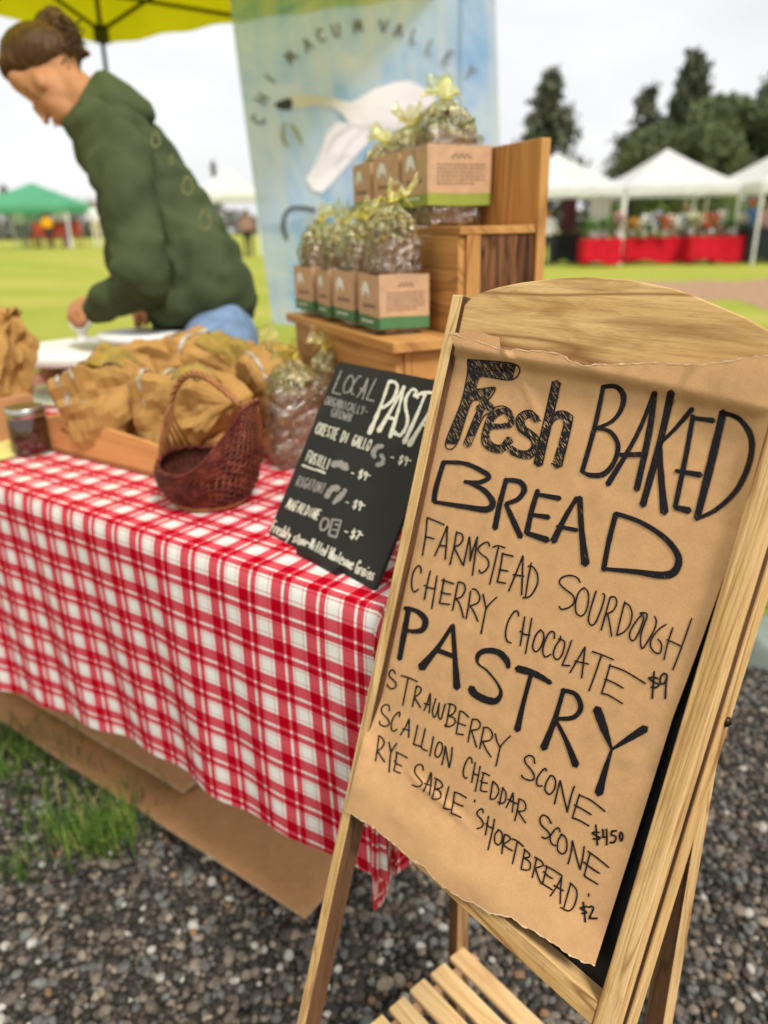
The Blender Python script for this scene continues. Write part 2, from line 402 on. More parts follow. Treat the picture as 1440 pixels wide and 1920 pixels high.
GL = {  # hand-drawn single-line capitals and a few small letters, unit box, y up
'A': '0,0 .5,1 ; .5,1 .95,0 ; .2,.4 .8,.4', 'B': '.1,0 .1,1 ; ~.1,1 .7,.9 .7,.6 .1,.52 ; ~.1,.52 .85,.4 .8,.05 .1,0', 'C': '~.9,.85 .5,1 .1,.5 .4,0 .9,.15',
'D': '.1,0 .1,1 ; ~.1,1 .85,.8 .85,.25 .1,0', 'E': '.1,0 .1,1 ; .1,1 .85,1 ; .1,.52 .7,.52 ; .1,0 .85,0', 'F': '.1,0 .1,1 ; .1,1 .85,1 ; .1,.5 .7,.5',
'G': '~.85,.85 .45,1 .08,.5 .4,0 .85,.15 .88,.45 ; .5,.45 .92,.45', 'H': '.1,0 .1,1 ; .9,0 .9,1 ; .1,.5 .9,.5', 'I': '.5,0 .5,1', 'L': '.15,1 .1,0 ; .1,0 .85,0',
'M': '.02,0 .15,1 ; .15,1 .5,.25 ; .5,.25 .85,1 ; .85,1 .98,0', 'N': '.1,0 .1,1 ; .1,1 .9,0 ; .9,0 .9,1', 'O': '~.5,1 .08,.6 .2,.1 .6,0 .93,.4 .8,.9 .5,1', 'P': '.1,0 .1,1 ; ~.1,1 .85,.9 .8,.55 .1,.45',
'R': '.1,0 .1,1 ; ~.1,1 .85,.9 .75,.55 .1,.48 ; .35,.48 .9,0', 'S': '~.85,.85 .5,1 .12,.75 .5,.5 .88,.25 .5,0 .1,.15', 'T': '.02,1 .98,1 ; .5,1 .5,0', 'U': '~.1,1 .1,.3 .5,0 .9,.3 .9,1',
'V': '.05,1 .5,0 ; .5,0 .95,1', 'W': '.0,1 .25,0 ; .25,0 .5,.7 ; .5,.7 .75,0 ; .75,0 1,1', 'Y': '.05,1 .5,.5 ; .95,1 .5,.5 ; .5,.5 .45,0', '-': '.1,.45 .9,.45', ' ': '', '.': '.45,.45 .55,.42',
'a': '~.8,.5 .3,.55 .1,.2 .4,0 .8,.35 ; .8,.5 .85,0', 'd': '~.75,.4 .3,.5 .1,.2 .4,0 .75,.3 ; .85,1 .75,0', 'e': '~.1,.28 .8,.35 .5,.58 .1,.3 .4,0 .85,.1', 'h': '.15,0 .2,1 ; ~.15,.3 .5,.55 .75,.4 .75,0',
'i': '.5,.5 .45,0 ; .52,.75 .55,.8', 'l': '.55,1 .4,0', 'm': '.08,0 .1,.5 ; ~.1,.4 .35,.55 .48,.3 .46,0 ; ~.48,.35 .75,.55 .9,.3 .9,0', 'n': '.15,0 .18,.5 ; ~.18,.35 .5,.55 .8,.35 .8,0', 'o': '~.5,.55 .12,.3 .4,0 .85,.25 .5,.55',
'r': '.2,0 .22,.5 ; ~.22,.35 .5,.55 .85,.45', 's': '~.8,.5 .35,.5 .3,.32 .75,.2 .6,0 .15,.05', 't': '.55,.9 .45,0 ; .15,.58 .9,.58', 'y': '.15,.5 .5,.05 ; .85,.5 .25,-.4', 'w': '~.0,.5 .25,0 .5,.45 .75,0 1,.5', 'g': '',
'$': '~.85,.8 .4,.9 .15,.7 .85,.35 .6,.1 .1,.2 ; .5,1.1 .5,-.1', '9': '~.8,.8 .4,1 .15,.7 .5,.5 .82,.85 ; .82,.85 .7,0', '7': '.1,1 .9,1 ; .9,1 .4,0', '4': '.3,1 .1,.4 ; .1,.4 .9,.4 ; .7,.9 .7,0'}
def write(txt, x0, y0, x1, y1, ux, uy, w, fill=.78):
    """text along the pixel baseline (x0,y0)-(x1,y1) with up vector (ux,uy)"""
    n = len(txt); dx, dy = (x1 - x0) / n, (y1 - y0) / n; res = []
    for i, ch in enumerate(txt):
        for st in GL.get(ch, '').split(';'):
            st = st.strip()
            if not st: continue
            sm = st.startswith('~'); pts = []
            for q in st.lstrip('~').split():
                a, b = (float(v) for v in q.split(',')); jx, jy = rng.normal(0, .03, 2); a = (a + jx) * fill + .1; b += jy
                pts.append((x0 + dx * (i + a) + ux * b, y0 + dy * (i + a) + uy * b, w))
            res.append(catmull(pts, 4) if sm else pts)
    return res

# ================================================================== SETTING
def terr(x, y):
    a = min(1, max(0, (-x - 2) / 8)) * min(1, max(0, (y - 9) / 16)); a = a * a * (3 - 2 * a); return .72 * a
t = NT('meadow_grass'); c = t.coord(); n1 = t.noise(t.mapping(c, (.5, 1.3, 1)), .45, 6, .65); n2 = t.noise(c, 3.5, 5, .7); n3 = t.noise(c, 60, 4, .7)
cc = t.ramp(n1, [(.30, (.22, .30, .020)), (.48, (.38, .38, .040)), (.66, (.50, .42, .10))])
cc = t.mix(t.math('MULTIPLY', n2, .45), cc, (.16, .28, .015)); cc = t.mix(t.math('MULTIPLY', t.ramp(n3, [(.4, (0, 0, 0)), (.7, (1, 1, 1))]), .45), cc, (.42, .42, .10))
t.pbr(cc, .9, t.bump(n3, .6, .03)); MEADOW = t.m
mb = MB(); xs = np.concatenate([np.linspace(-400, -30, 12), np.linspace(-26, 26, 40), np.linspace(30, 400, 12)]); ys = np.concatenate([np.linspace(-20, 60, 60), np.linspace(75, 700, 14)])
vs = [(x, y, terr(x, y)) for y in ys for x in xs]; nx = len(xs)
fs = [(j * nx + i, j * nx + i + 1, (j + 1) * nx + i + 1, (j + 1) * nx + i) for j in range(len(ys) - 1) for i in range(nx - 1)]
tag(mk('ground', vs, fs, MEADOW, smooth=True), kind='structure')
# gravel bed with a ragged far edge
GRAVEL = NT('gravel_fines')
t = GRAVEL; c = t.coord(); v_ = t.n('ShaderNodeTexVoronoi'); v_.inputs['Scale'].default_value = 85; t.l(c, v_.inputs[0])
nz = t.noise(c, 40, 5); cc = t.ramp(v_.outputs['Distance'], [(.1, (.10, .09, .08)), (.5, (.018, .016, .014))]); cc = t.mix(.5, cc, t.ramp(nz, [(.3, (.02, .018, .015)), (.7, (.09, .08, .065))]))
t.pbr(cc, .85, t.bump(v_.outputs['Distance'], 1, .01)); GRAVEL = t.m
def gedge(x):   # far edge of the gravel for a given x
    return 1.83 + .09 * math.sin(x * 3.1) + .05 * math.sin(x * 9.7 + 1) + (.10 if x > .3 else 0) + .06 * max(0, x - .9) - max(0, -.95 - x) * .9
NG = 60; top = [(-4 + 9 * i / NG, gedge(-4 + 9 * i / NG) if -4 + 9 * i / NG > -2.2 else -.2, .004) for i in range(NG + 1)]
P = [(-4, -3, .004)] + [(x, max(y, -2.5), z) for x, y, z in top] + [(5, -3, .004)]
vs = []; fs = []
for i, (x, y, z) in enumerate(top): vs += [(x, -3, z), (x, max(y, -2.4), z)]
for i in range(NG): fs.append((2 * i, 2 * i + 2, 2 * i + 3, 2 * i + 1))
gravel_bed = tag(mk('gravel', vs, fs, GRAVEL), kind='structure')
pcol = [(.078, .064, .052), (.135, .112, .088), (.042, .038, .034), (.20, .165, .125), (.125, .120, .112), (.28, .235, .175), (.44, .42, .37), (.26, .15, .08), (.17, .18, .16)]
pm = []
for i, cl in enumerate(pcol):
    t = NT('pebble_' + ['brown', 'taupe', 'charcoal', 'tan', 'grey', 'sand', 'pale', 'rust', 'greenish'][i]); oi = t.n('ShaderNodeObjectInfo'); c = t.coord('Object')
    n = t.noise(c, 130, 4, .65); t.pbr(t.ramp(n, [(.3, tuple(x * .55 for x in cl)), (.7, tuple(min(1, x * 1.25) for x in cl))]), .5, t.bump(n, .3, .001)); pm.append(t.m)
pw = np.array([.20, .18, .22, .12, .16, .05, .025, .012, .04]); pw = pw / pw.sum()
def ico(sub):
    bm = bmesh.new(); bmesh.ops.create_icosphere(bm, subdivisions=sub, radius=1); v = np.array([q.co[:] for q in bm.verts]); f = [tuple(x.index for x in q.verts) for q in bm.faces]; bm.free(); return v, np.array(f)
I2, I1 = ico(2), ico(1)
def stonev(base, r):
    v = base.copy(); s = np.array([1, rng.uniform(.65, .95), rng.uniform(.42, .7)]); k = rng.normal(0, 1, (3, 3)) * .14
    v = v * (1 + .10 * np.sin(v @ rng.normal(0, 2.2, 3) + rng.uniform(0, 6)))[:, None] + (v @ k) * .5; v = v * s
    a = rng.uniform(0, 6.3); b = rng.normal(0, .35); ca, sa = math.cos(a), math.sin(a); cb, sb = math.cos(b), math.sin(b)
    M = np.array([[ca, -sa, 0], [sa, ca, 0], [0, 0, 1]]) @ np.array([[cb, 0, sb], [0, 1, 0], [-sb, 0, cb]]); return (v @ M.T) * r
def pix(P):
    c = RM @ (np.asarray(P, float) - O3); return 720 + F * c[0] / c[2], 960 + F * c[1] / c[2], c[2]
pts = []
pitch = .0128
for gy in np.arange(.20, 2.2, pitch):
    for gx in np.arange(-2.1, 1.9, pitch):
        x, y = gx + rng.uniform(-.45, .45) * pitch, gy + rng.uniform(-.45, .45) * pitch
        if y > gedge(x) + rng.normal(0, .03): continue
        a, b, d = pix((x, y, 0))
        if d < .2 or not (-420 < a < 1700 and 1080 < b < 2200): continue
        if not (-60 < a < 1500 and b < 2010) and rng.random() < .35: continue
        if x < -.42 and (y > 1.05) and rng.random() < min(.45, (-.42 - x) * .9): continue
        pts.append((x, y, d))
pts.sort(key=lambda q: q[2])
big = pts[:0]; protos = {}
vis = [q for q in pts if (lambda a: -20 < a[0] < 1460 and 1400 < a[1] < 1935)(pix((q[0], q[1], 0)))]
sel = set(); step = 1
for q in vis[:3000]:
    if rng.random() < .12 and len(sel) < 290: sel.add(q)
for q in sel:
    m_ = int(rng.choice(9, p=pw)); key = (m_, int(rng.integers(0, 2)))
    if key not in protos:
        me = bpy.data.meshes.new('pebble'); me.from_pydata(stonev(I2[0], 1).tolist(), [], [tuple(f) for f in I2[1].tolist()]); me.materials.append(pm[m_]); me.polygons.foreach_set('use_smooth', [True] * len(me.polygons)); protos[key] = me
    o = bpy.data.objects.new('pebble', protos[key]); COL.objects.link(o); r = rng.uniform(.0085, .0125); o.location = (q[0], q[1], r * .45); o.scale = (r, r, r); o.rotation_euler = (rng.normal(0, .2), rng.normal(0, .2), rng.uniform(0, 6)); o.parent = gravel_bed
V = []; Fc = []; MI = []; nb = 0
for q in pts:
    if q in sel: continue
    near = q[2] < 1.5; base = I2 if near and rng.random() < .75 else I1
    r = float(np.clip(rng.lognormal(math.log(.0078), .26), .0045, .0145)); v = stonev(base[0], r) + np.array([q[0], q[1], .003 + r * rng.uniform(.15, .75)])
    V.append(v); Fc.append(base[1] + nb); nb += len(v); MI += [int(rng.choice(9, p=pw))] * len(base[1])
V = np.concatenate(V); Fc = np.concatenate(Fc)
me = bpy.data.meshes.new('gravel_stones'); me.vertices.add(len(V)); me.vertices.foreach_set('co', V.ravel()); me.loops.add(Fc.size); me.loops.foreach_set('vertex_index', Fc.ravel().astype(np.int32))
me.polygons.add(len(Fc)); me.polygons.foreach_set('loop_start', np.arange(0, Fc.size, 3, dtype=np.int32)); me.polygons.foreach_set('loop_total', np.full(len(Fc), 3, dtype=np.int32))
for m_ in pm: me.materials.append(m_)
me.polygons.foreach_set('material_index', np.array(MI, dtype=np.int32)); me.polygons.foreach_set('use_smooth', np.ones(len(Fc), dtype=bool)); me.update(); me.validate()
o = bpy.data.objects.new('gravel_stones', me); COL.objects.link(o); o.parent = gravel_bed; o['kind'] = 'stuff'
# grass blades
GB = [simple('grass_blade_green', (.065, .13, .020), .6, .4, 30, 0), simple('grass_blade_light', (.16, .24, .035), .6, .4, 30, 0), simple('grass_blade_straw', (.36, .30, .11), .7, .3, 30, 0)]
def blades(name, spots, hmin, hmax, wd, parent=None, p=(.5, .38, .12)):
    mb = MB()
    for (x, y, z) in spots:
        a = rng.uniform(0, 6.3); h = rng.uniform(hmin, hmax); ln = rng.uniform(.2, .9) * h; w_ = wd * rng.uniform(.6, 1.2); dx, dy = math.cos(a), math.sin(a)
        q = [(x - dy * w_, y + dx * w_, z), (x + dy * w_, y - dx * w_, z), (x + dx * ln * .35 + dy * w_ * .8, y + dy * ln * .35 - dx * w_ * .8, z + h * .6), (x + dx * ln * .35 - dy * w_ * .8, y + dy * ln * .35 + dx * w_ * .8, z + h * .6), (x + dx * ln, y + dy * ln, z + h * rng.uniform(.75, 1))]
        mb.add(q, [(0, 1, 2, 3), (3, 2, 4)], mi=int(rng.choice(3, p=p)))
    return mb.build(name, None, parent, mats=GB)
sp = []
for (cx, cy, sx, sy, n) in [(-.61, 1.155, .050, .030, 330), (-.56, 1.16, .030, .028, 240), (-.70, 1.26, .05, .05, 130), (-.88, 1.42, .09, .06, 420), (-.70, 1.07, .02, .015, 40), (-.97, 1.30, .04, .03, 50), (-.55, 1.24, .04, .03, 90)]:
    sp += [(cx + rng.normal(0, sx), cy + rng.normal(0, sy), 0) for _ in range(n)]
tag(blades('grass_tuft', sp, .03, .10, .0014, p=(.66, .30, .04)), kind='stuff')
sp = []
for _ in range(26000):
    y = 1.75 + rng.random() ** 1.6 * 7; x = rng.uniform(-1.0, 1.0) * (.45 * y + .8)
    if y < gedge(x) - .02: continue
    sp.append((x, y, terr(x, y)))
tag(blades('meadow_blades', sp, .02, .06, .0035, p=(.30, .45, .25)), kind='stuff')
DIRT = simple('packed_dirt', (.36, .22, .13), .95, .25, 6, .3)
a = [onz(1010, 548, 0), onz(1190, 530, 0), onz(1440, 524, 0), onz(1700, 520, 0)]; b = [onz(1060, 552, 0), onz(1230, 558, 0), onz(1440, 572, 0), onz(1700, 590, 0)]
vs = [];
for i in range(25):
    k = i / 24 * 3; j = min(2, int(k)); f = k - j
    A_ = a[j] * (1 - f) + a[j + 1] * f; B_ = b[j] * (1 - f) + b[j + 1] * f; d = (A_ - B_); A_ = A_ + d * rng.normal(0, .05); B_ = B_ - d * rng.normal(0, .05); A_[2] = B_[2] = .005; vs += [A_, B_]
tag(mk('dirt_path', vs, [(2 * i, 2 * i + 1, 2 * i + 3, 2 * i + 2) for i in range(24)], DIRT), kind='structure')

# ================================================================== A-FRAME SIGN
yaw, tilt = R(39.2628), R(16.68)
SU = np.array([math.sin(yaw), -math.cos(yaw), 0]); NH = np.array([-math.cos(yaw), -math.sin(yaw), 0])
SV = np.array([0, 0, -1]) * math.cos(tilt) + NH * math.sin(tilt); SN = NH * math.cos(tilt) + np.array([0, 0, 1]) * math.sin(tilt)
SP0 = at(850.4, 552, .70)
def SP(s, t_, off=0.): return SP0 + SU * s + SV * t_ + SN * off
def st_at(x, y, off=0.):
    d = ray(x, y); k = ((SP0 + SN * off - O3) @ SN) / (d @ SN); q = O3 + d * k - SP0; return q @ SU, q @ SV
sign = thing('a_frame_sign', 'pale wooden A-frame sandwich board with arched top and slatted shelf, standing on gravel', 'sandwich board', (SP0[0], SP0[1] - .05, 0))
SL = 1.081 / math.cos(tilt) - .004     # stile length to the ground
def slab(name, s0, s1, t0, t1, f0, f1, mat, mats=None, mis=None, bev=.0012, grain='t'):
    mb = MB(); c = SP((s0 + s1) / 2, (t0 + t1) / 2, (f0 + f1) / 2)
    if grain == 't': mb.obox(c, SV, SU, SN, ((t1 - t0) / 2, abs(s1 - s0) / 2, abs(f1 - f0) / 2), mis=mis)
    else: mb.obox(c, SU, SV, SN, (abs(s1 - s0) / 2, (t1 - t0) / 2, abs(f1 - f0) / 2), mis=mis)
    o = mb.build(name, mat, sign, mats=mats)
    return bevel(o, bev) if bev else o
slab('stile', -.0015, .0125, 0, SL, -.024, 0, None, [STILE, DARKW], {(1, 1): 1})  # inner side face takes the darker brown wood
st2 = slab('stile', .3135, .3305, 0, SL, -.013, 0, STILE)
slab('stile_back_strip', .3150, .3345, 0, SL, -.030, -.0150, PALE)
slab('dark_groove_strip', .3140, .3322, 0, SL, -.0149, -.0131, DARKW, bev=0)
# arched head board
ap = [(846, 600), (868, 566), (890, 552), (931, 539), (977, 529.5), (1037, 522), (1101, 519), (1170, 523), (1220, 532), (1266, 541.5), (1307, 557), (1353, 576), (1399, 596), (1440, 619), (1500, 655)]
AP = [st_at(x, y, -.004) for x, y in ap]; AP = [(s_, t_) for s_, t_ in AP if .0128 < s_ < .3130]; AP = [(.0128, .0085)] + AP + [(.3130, AP[-1][1] + .010)]
mb = MB(); FB = [st_at(x, y, 0) for x, y in [(1440, 768), (1350, 747), (1238, 720), (1100, 692), (963, 670), (842, 646)]]
op = AP + [(min(.3130, max(.0128, a)), b - .003) for a, b in FB]
mb.prism([SP(a, b, -.004) for a, b in op][::-1], SN, .012, [(a, b) for a, b in op][::-1]); bevel(mb.build('arch_board', PALE, sign), .001)
mb = MB(); mb.obox(SP(.163, .275, -.0185), SU, SV, SN, (.1500, .242, .0022)); mb.build('chalk_panel', PANEL, sign)
slab('bottom_rail', .0128, .3132, .5150, .5360, -.022, -.001, PALE, grain='s')
# rear legs, shelf
RB = P0R = SP0 + SV * .02 - SN * .02
def RP(s_, o_, z): q = SP0 + SU * s_ - NH * o_; q = q.copy(); q[2] = z; return q
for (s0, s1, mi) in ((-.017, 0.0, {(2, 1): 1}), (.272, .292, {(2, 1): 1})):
    mb = MB(); c = RP((s0 + s1) / 2, .034, .52); mb.obox(c, (0, 0, 1), SU, NH, (.52, (s1 - s0) / 2, .011), mis=mi); bevel(mb.build('rear_leg', None, sign, mats=[BROWNW if s0 < 0 else STILE, DARKW]))
mb = MB(); mb.obox(RP(.137, .034, .985), SU, NH, (0, 0, 1), (.134, .011, .012)); bevel(mb.build('rear_top_rail', PALE, sign))
for s_ in (.016, .272):
    mb = MB(); mb.obox(RP(s_, -.110, .1825), NH, SU, (0, 0, 1), (.155, .006, .0075)); mb.build('shelf_rail', simple('rosy_rail_wood', (.50, .30, .19), .7), sign)
for k in range(8):
    mb = MB(); mb.obox(RP(.141, .0235 - .0368 * k, .1955 + random.uniform(-.0005, .0005)), SU, NH, (0, 0, 1), (.1435 + random.uniform(-.001, .001), .0133, .0045)); bevel(mb.build('shelf_slat', SLATW, sign), .0022, 3)
b0 = SP(.3345, .2745, -.0225); mb = MB()
def ringp(r, h): return [b0 + SU * h + (SV * math.cos(a) + SN * math.sin(a)) * r for a in np.linspace(0, 2 * math.pi, 17)[:-1]]
vs = [b0 + SU * .0042] + ringp(.0024, .0026) + ringp(.0038, .0014) + ringp(.0038, -.001)
fs = [(0, 1 + i, 1 + (i + 1) % 16) for i in range(16)] + [(1 + 16 * k + i, 17 + 16 * k + i, 17 + 16 * k + (i + 1) % 16, 1 + 16 * k + (i + 1) % 16) for k in (0, 1) for i in range(16)]
mk('bolt_head', vs, fs, simple('bronze_bolt', (.06, .035, .02), .35, .3, 50, .1, Metallic=.8), sign, True)

# kraft paper poster draped over the sign
fold = [st_at(x, y, 0) for x, y in [(842, 650), (963, 674), (1100, 696), (1238, 724), (1350, 750), (1440, 772)]]
fs_, ft_ = [q[0] for q in fold], [q[1] for q in fold]
def sst(a, b, x): k = min(1, max(0, (x - a) / (b - a))); return k * k * (3 - 2 * k)
def poff(s_, t_):
    tf = float(np.interp(s_, fs_, ft_)); top_ = 1 - sst(tf - .002, tf + .010, t_)
    o = -.0085 + .0125 * top_ + .0115 * sst(.455, .512, t_)
    o = max(o, -.0085 + .0110 * sst(.026, .010, s_) * sst(.40, .47, t_), -.0085 + .0115 * sst(.296, .318, s_) * sst(.17, .10, t_))
    n = mnoise.noise(Vector((s_ * 14, t_ * 14, 3.1))) * .0011 + abs(mnoise.noise(Vector((s_ * 9 + t_ * 22, t_ * 9 - s_ * 8, 7)))) * .0010
    # creases near the top band and lower part
    cz = math.exp(-((s_ - .095 - (t_ - .06) * .8) / .004) ** 2) * sst(.12, .05, t_) * .0022 + math.exp(-((s_ - .255 + (t_ - .05) * .4) / .006) ** 2) * sst(.14, .04, t_) * .003
    cz += math.exp(-((t_ - .462 - (s_ - .10) * .07) / .0030) ** 2) * sst(.06, .09, s_) * sst(.17, .13, s_) * .0018
    return o + n * (.7 + 1.6 * top_ + 1.6 * sst(.42, .50, t_)) + cz * 1.6
def paper_pt(x, y, lift=0.):
    o = -.006
    for _ in range(6): s_, t_ = st_at(x, y, o); o = o * .3 + .7 * poff(s_, t_)
    s_, t_ = st_at(x, y, o); return SP(s_, t_, poff(s_, t_) + lift)
TOP = [(842, 623), (857, 627), (872, 633), (890, 637), (908, 642), (931, 651), (961, 659), (964, 653), (986, 658), (1018, 658), (1050, 663), (1073, 676), (1096, 686), (1124, 681), (1147, 683), (1192, 681), (1238, 679), (1284, 683), (1330, 683), (1367, 676), (1399, 670), (1440, 666), (1475, 664)]
BOT = [(648, 1520), (672, 1534), (700, 1553), (706, 1556), (730, 1577), (750, 1592), (772, 1612), (795, 1624), (820, 1655), (843, 1671), (862, 1684), (880, 1692), (892, 1696), (905, 1704), (919, 1713), (938, 1717), (958, 1720), (981, 1737), (997, 1743), (1016, 1756), (1036, 1768), (1060, 1786), (1085, 1799), (1100, 1807), (1115, 1811)]
LEFT = [(842, 623), (853, 652), (845, 690), (789, 912), (773, 972), (732, 1139), (686, 1363), (678, 1400), (665, 1450), (648, 1520)]
RIGHT = [(1475, 664), (1468, 720), (1440, 800), (1408, 915), (1359, 1078), (1321, 1185), (1288, 1275), (1261, 1347), (1207, 1521), (1140, 1732), (1115, 1811)]
def resamp(P_, n):
    P_ = np.array(P_, float); d = np.r_[0, np.cumsum(np.linalg.norm(np.diff(P_, axis=0), axis=1))]; q = np.linspace(0, d[-1], n + 1); return np.stack([np.interp(q, d, P_[:, 0]), np.interp(q, d, P_[:, 1])], 1)
NU, NV = 90, 150
T_, B_, L_, R_ = resamp(TOP, NU), resamp(BOT, NU), resamp(LEFT, NV), resamp(RIGHT, NV)
T_[1:-1] += rng.normal(0, .9, (NU - 1, 2)); B_[1:-1] += rng.normal(0, .8, (NU - 1, 2))
mb = MB()
def pf(u_, v_):
    i, j = int(round(u_ * NU)), int(round(v_ * NV)); a = (1 - v_) * T_[i] + v_ * B_[i] + (1 - u_) * L_[j] + u_ * R_[j] - ((1 - u_) * (1 - v_) * T_[0] + u_ * (1 - v_) * T_[-1] + (1 - u_) * v_ * B_[0] + u_ * v_ * B_[-1])
    return paper_pt(a[0], a[1])
mb.grid(pf, NU, NV)
poster = thing('paper_poster', 'brown kraft paper menu sheet with torn edges, hand-lettered in black marker, over the A-frame sign', 'paper sign', SP(.16, .5, 0))
mb.build('paper_sheet', KRAFT, poster, True)
sc_ = [(853, 626), (872, 624), (899, 620), (917, 628), (938, 633), (941, 655), (933, 652), (908, 643), (880, 636)]
mb = MB(); mb.prism([SP(*st_at(x, y, .0), .0022) for x, y in sc_], -SN if False else SN, .0004); mb.build('torn_scrap', KRAFT, poster)
CA = (780, 950, .18056); CB = (1030, 1050, .20139); CC = (760, 1050, .16667); CD = (930, 1130, .23611); CE = (720, 1240, .18056); CG = (960, 1400, .15278)
CH = (700, 1310, .13889); CI = (860, 1400, .13889); CJ = (690, 1360, .14583); CK = (880, 1490, .19444); Z1 = (780, 500, .45833); Z2 = (640, 960, .45833)
TL = lambda x, y, lf: paper_pt(x, y, .0007 + lf)
def line(label, parts, mat=INK, fill=None, jit=.06):
    pol = []
    for txt, cp, w0 in parts: pol += parse(txt, *cp, w0)
    strokes_mesh('lettering', pol, TL, mat, poster, label, jit=jit, polyfill=fill)
W_ = 3.1
FIB = simple('torn_paper_fibre', (.74, .52, .31), .9, .15, 200, .3)
strokes_mesh('torn_edge', [[(x, y - 1.2, 2.4) for x, y in B_]], lambda x, y, lf: paper_pt(x, y, .0004), FIB, poster, jit=.5)
strokes_mesh('torn_edge', [[(x, y + .8, 1.8) for x, y in T_]], lambda x, y, lf: paper_pt(x, y, .0004), FIB, poster, jit=.6)
line('FARMSTEAD in thin marker', [("""120,112 105,300 72,505 ; 118,112 200,145 298,188 ; 105,312 145,320 192,334 ; 330,200 265,360 200,508 ; 332,205 322,380 308,546 ; 248,400 325,412 ;
428,258 400,420 357,602 ; ~428,265 480,285 492,340 455,395 400,415 ; 400,420 440,500 488,600 ; 560,312 530,460 497,612 ; 562,315 570,430 568,565 ; 568,560 600,440 645,310 ; 645,312 620,500 592,712 ;
~768,410 750,368 690,390 650,440 680,490 745,540 760,610 725,665 680,688 660,655 ; ~805,418 860,405 930,428 ; 862,415 820,600 770,805 ; 905,480 880,640 848,780 ; 900,488 1015,515 ; 868,652 960,670 ; 848,780 935,794 ;
1115,510 1040,700 968,876 ; 1117,512 1110,700 1102,915 ; 1012,705 1125,722 ; 1203,580 1170,750 1142,940 ; ~1168,620 1215,622 1262,690 1270,780 1235,870 1180,935 1115,944""", CA, W_)])
line('SOURDOUGH in thin marker', [("""~292,208 260,162 190,143 120,165 100,215 150,270 225,330 235,395 190,440 120,458 95,430 ; ~330,255 280,300 250,400 255,490 300,520 345,480 370,380 365,300 330,258 ; ~442,285 400,420 370,540 385,600 430,590 480,480 515,370 518,325 500,312 ;
572,345 530,500 488,652 ; ~570,345 615,345 632,400 600,470 540,500 ; 548,500 570,610 585,712 ; 708,388 670,540 632,698 ; ~705,398 750,425 775,500 755,600 700,670 632,700 ; ~880,495 820,560 760,660 755,730 790,748 830,690 870,590 880,530 850,492 ;
~850,490 905,495 910,540 860,680 855,790 875,822 930,740 985,640 1000,570 985,522 ; ~1092,598 1030,640 965,720 945,790 975,850 1030,868 1050,810 1040,765 1012,735 ; 1155,628 1105,780 1072,925 ; 1098,740 1165,770 1230,802 ; 1330,542 1240,800 1155,1022""", CB, W_)])
line('CHERRY in thin marker', [("""~182,145 180,90 155,62 110,110 80,200 78,300 105,358 155,325 ; 288,118 250,280 220,445 ; 362,178 335,350 302,548 ; ~218,282 270,310 350,322 ; 442,208 418,350 390,485 ; 415,225 470,240 550,268 ; 405,358 460,378 518,384 ; 390,485 510,500 ;
602,245 570,400 538,566; ~600,245 660,265 680,330 640,410 575,432; ~575,435 620,500 662,650 ; 740,350 720,500 690,662; ~755,325 800,335 842,410 820,480 735,515; ~735,515 780,590 822,690 ; 878,382 915,555; ~1035,415 925,530 890,660 857,828""", CC, W_)])
line('CHOCOLATE in thin marker', [("""~183,105 175,68 145,75 100,150 80,240 90,300 125,320 ; 232,112 212,240 196,342; 288,122 265,260 238,403; ~195,225 225,248 275,258 ; ~360,212 320,260 295,350 320,388 355,360 382,290 378,235 350,218 ; ~468,285 465,235 430,235 395,300 375,380 395,430 440,408 ;
~520,285 475,350 460,420 490,450 525,420 547,350 545,305 500,285 ; 515,262 520,292 ; 605,298 570,400 530,496 ; 530,496 592,499 ; 712,350 660,440 592,555; 712,352 700,460 685,598; 628,462 740,487 ; 768,387 850,415 938,453; 840,420 790,570 742,700 ;
910,488 880,600 842,720; ~910,500 1010,535 1100,585 1190,642; ~868,605 940,635 1014,678; ~842,720 900,735 1010,802""", CD, W_)])
line('price $9 in marker', [("1260,545 1252,650 1245,760; ~1285,600 1250,592 1218,600 1260,630 1298,650 1275,672 1235,670 ; ~1362,575 1335,562 1308,600 1312,640 1345,635 1362,575 ; 1362,575 1352,680 1348,762", CD, 3.8)])
line('STRAWBERRY in thin marker', [("""~125,130 100,88 70,100 60,150 100,190 130,230 120,270 80,283 45,255 40,238 ; 180,145 260,168 352,210; 255,175 225,330 200,456 ; 345,250 320,370 300,470; ~340,255 385,270 388,310 360,345 320,370; 322,372 350,420 388,480 ; 485,330 455,430 422,510; 485,332 485,430 476,534; 425,435 492,455 ;
~543,385 510,510 525,580 555,530 578,430 ; ~578,430 570,560 595,600 620,520 640,440 ; 690,450 670,560 650,675; ~668,437 735,455 748,500 715,550 665,560; ~665,562 735,590 740,640 700,670 650,675 638,655 ; ~885,580 840,535 795,515 785,570 755,750; 755,750 830,760; 762,632 855,668 ;
925,595 900,710 878,838; ~918,600 975,605 1005,650 985,700 910,715; 915,720 940,800 966,890 ; 1045,680 1020,800 1000,906; ~1035,685 1090,690 1130,750 1110,815 1025,830; 1030,835 1070,920 1118,992 ; 1160,748 1180,830 1215,900; ~1320,772 1260,830 1215,890 1190,990 1168,1088""", CE, 2.8)])
line('upper SCONE in thin marker', [("""~287,205 270,130 215,105 165,140 175,200 240,280 278,350 265,405 200,405 140,375 125,345 ; ~432,298 420,268 390,280 330,360 308,430 325,475 380,480 ; ~480,350 430,430 410,520 440,570 480,578 525,520 542,430 515,365 480,350 ;
597,412 560,560 527,702; 600,420 640,610 685,802; 685,800 730,610 772,482 ; 835,580 790,730 748,868; 830,590 980,660 1150,795; ~770,712 870,765 980,833; ~748,870 840,905 950,970""", CG, 3.1)])
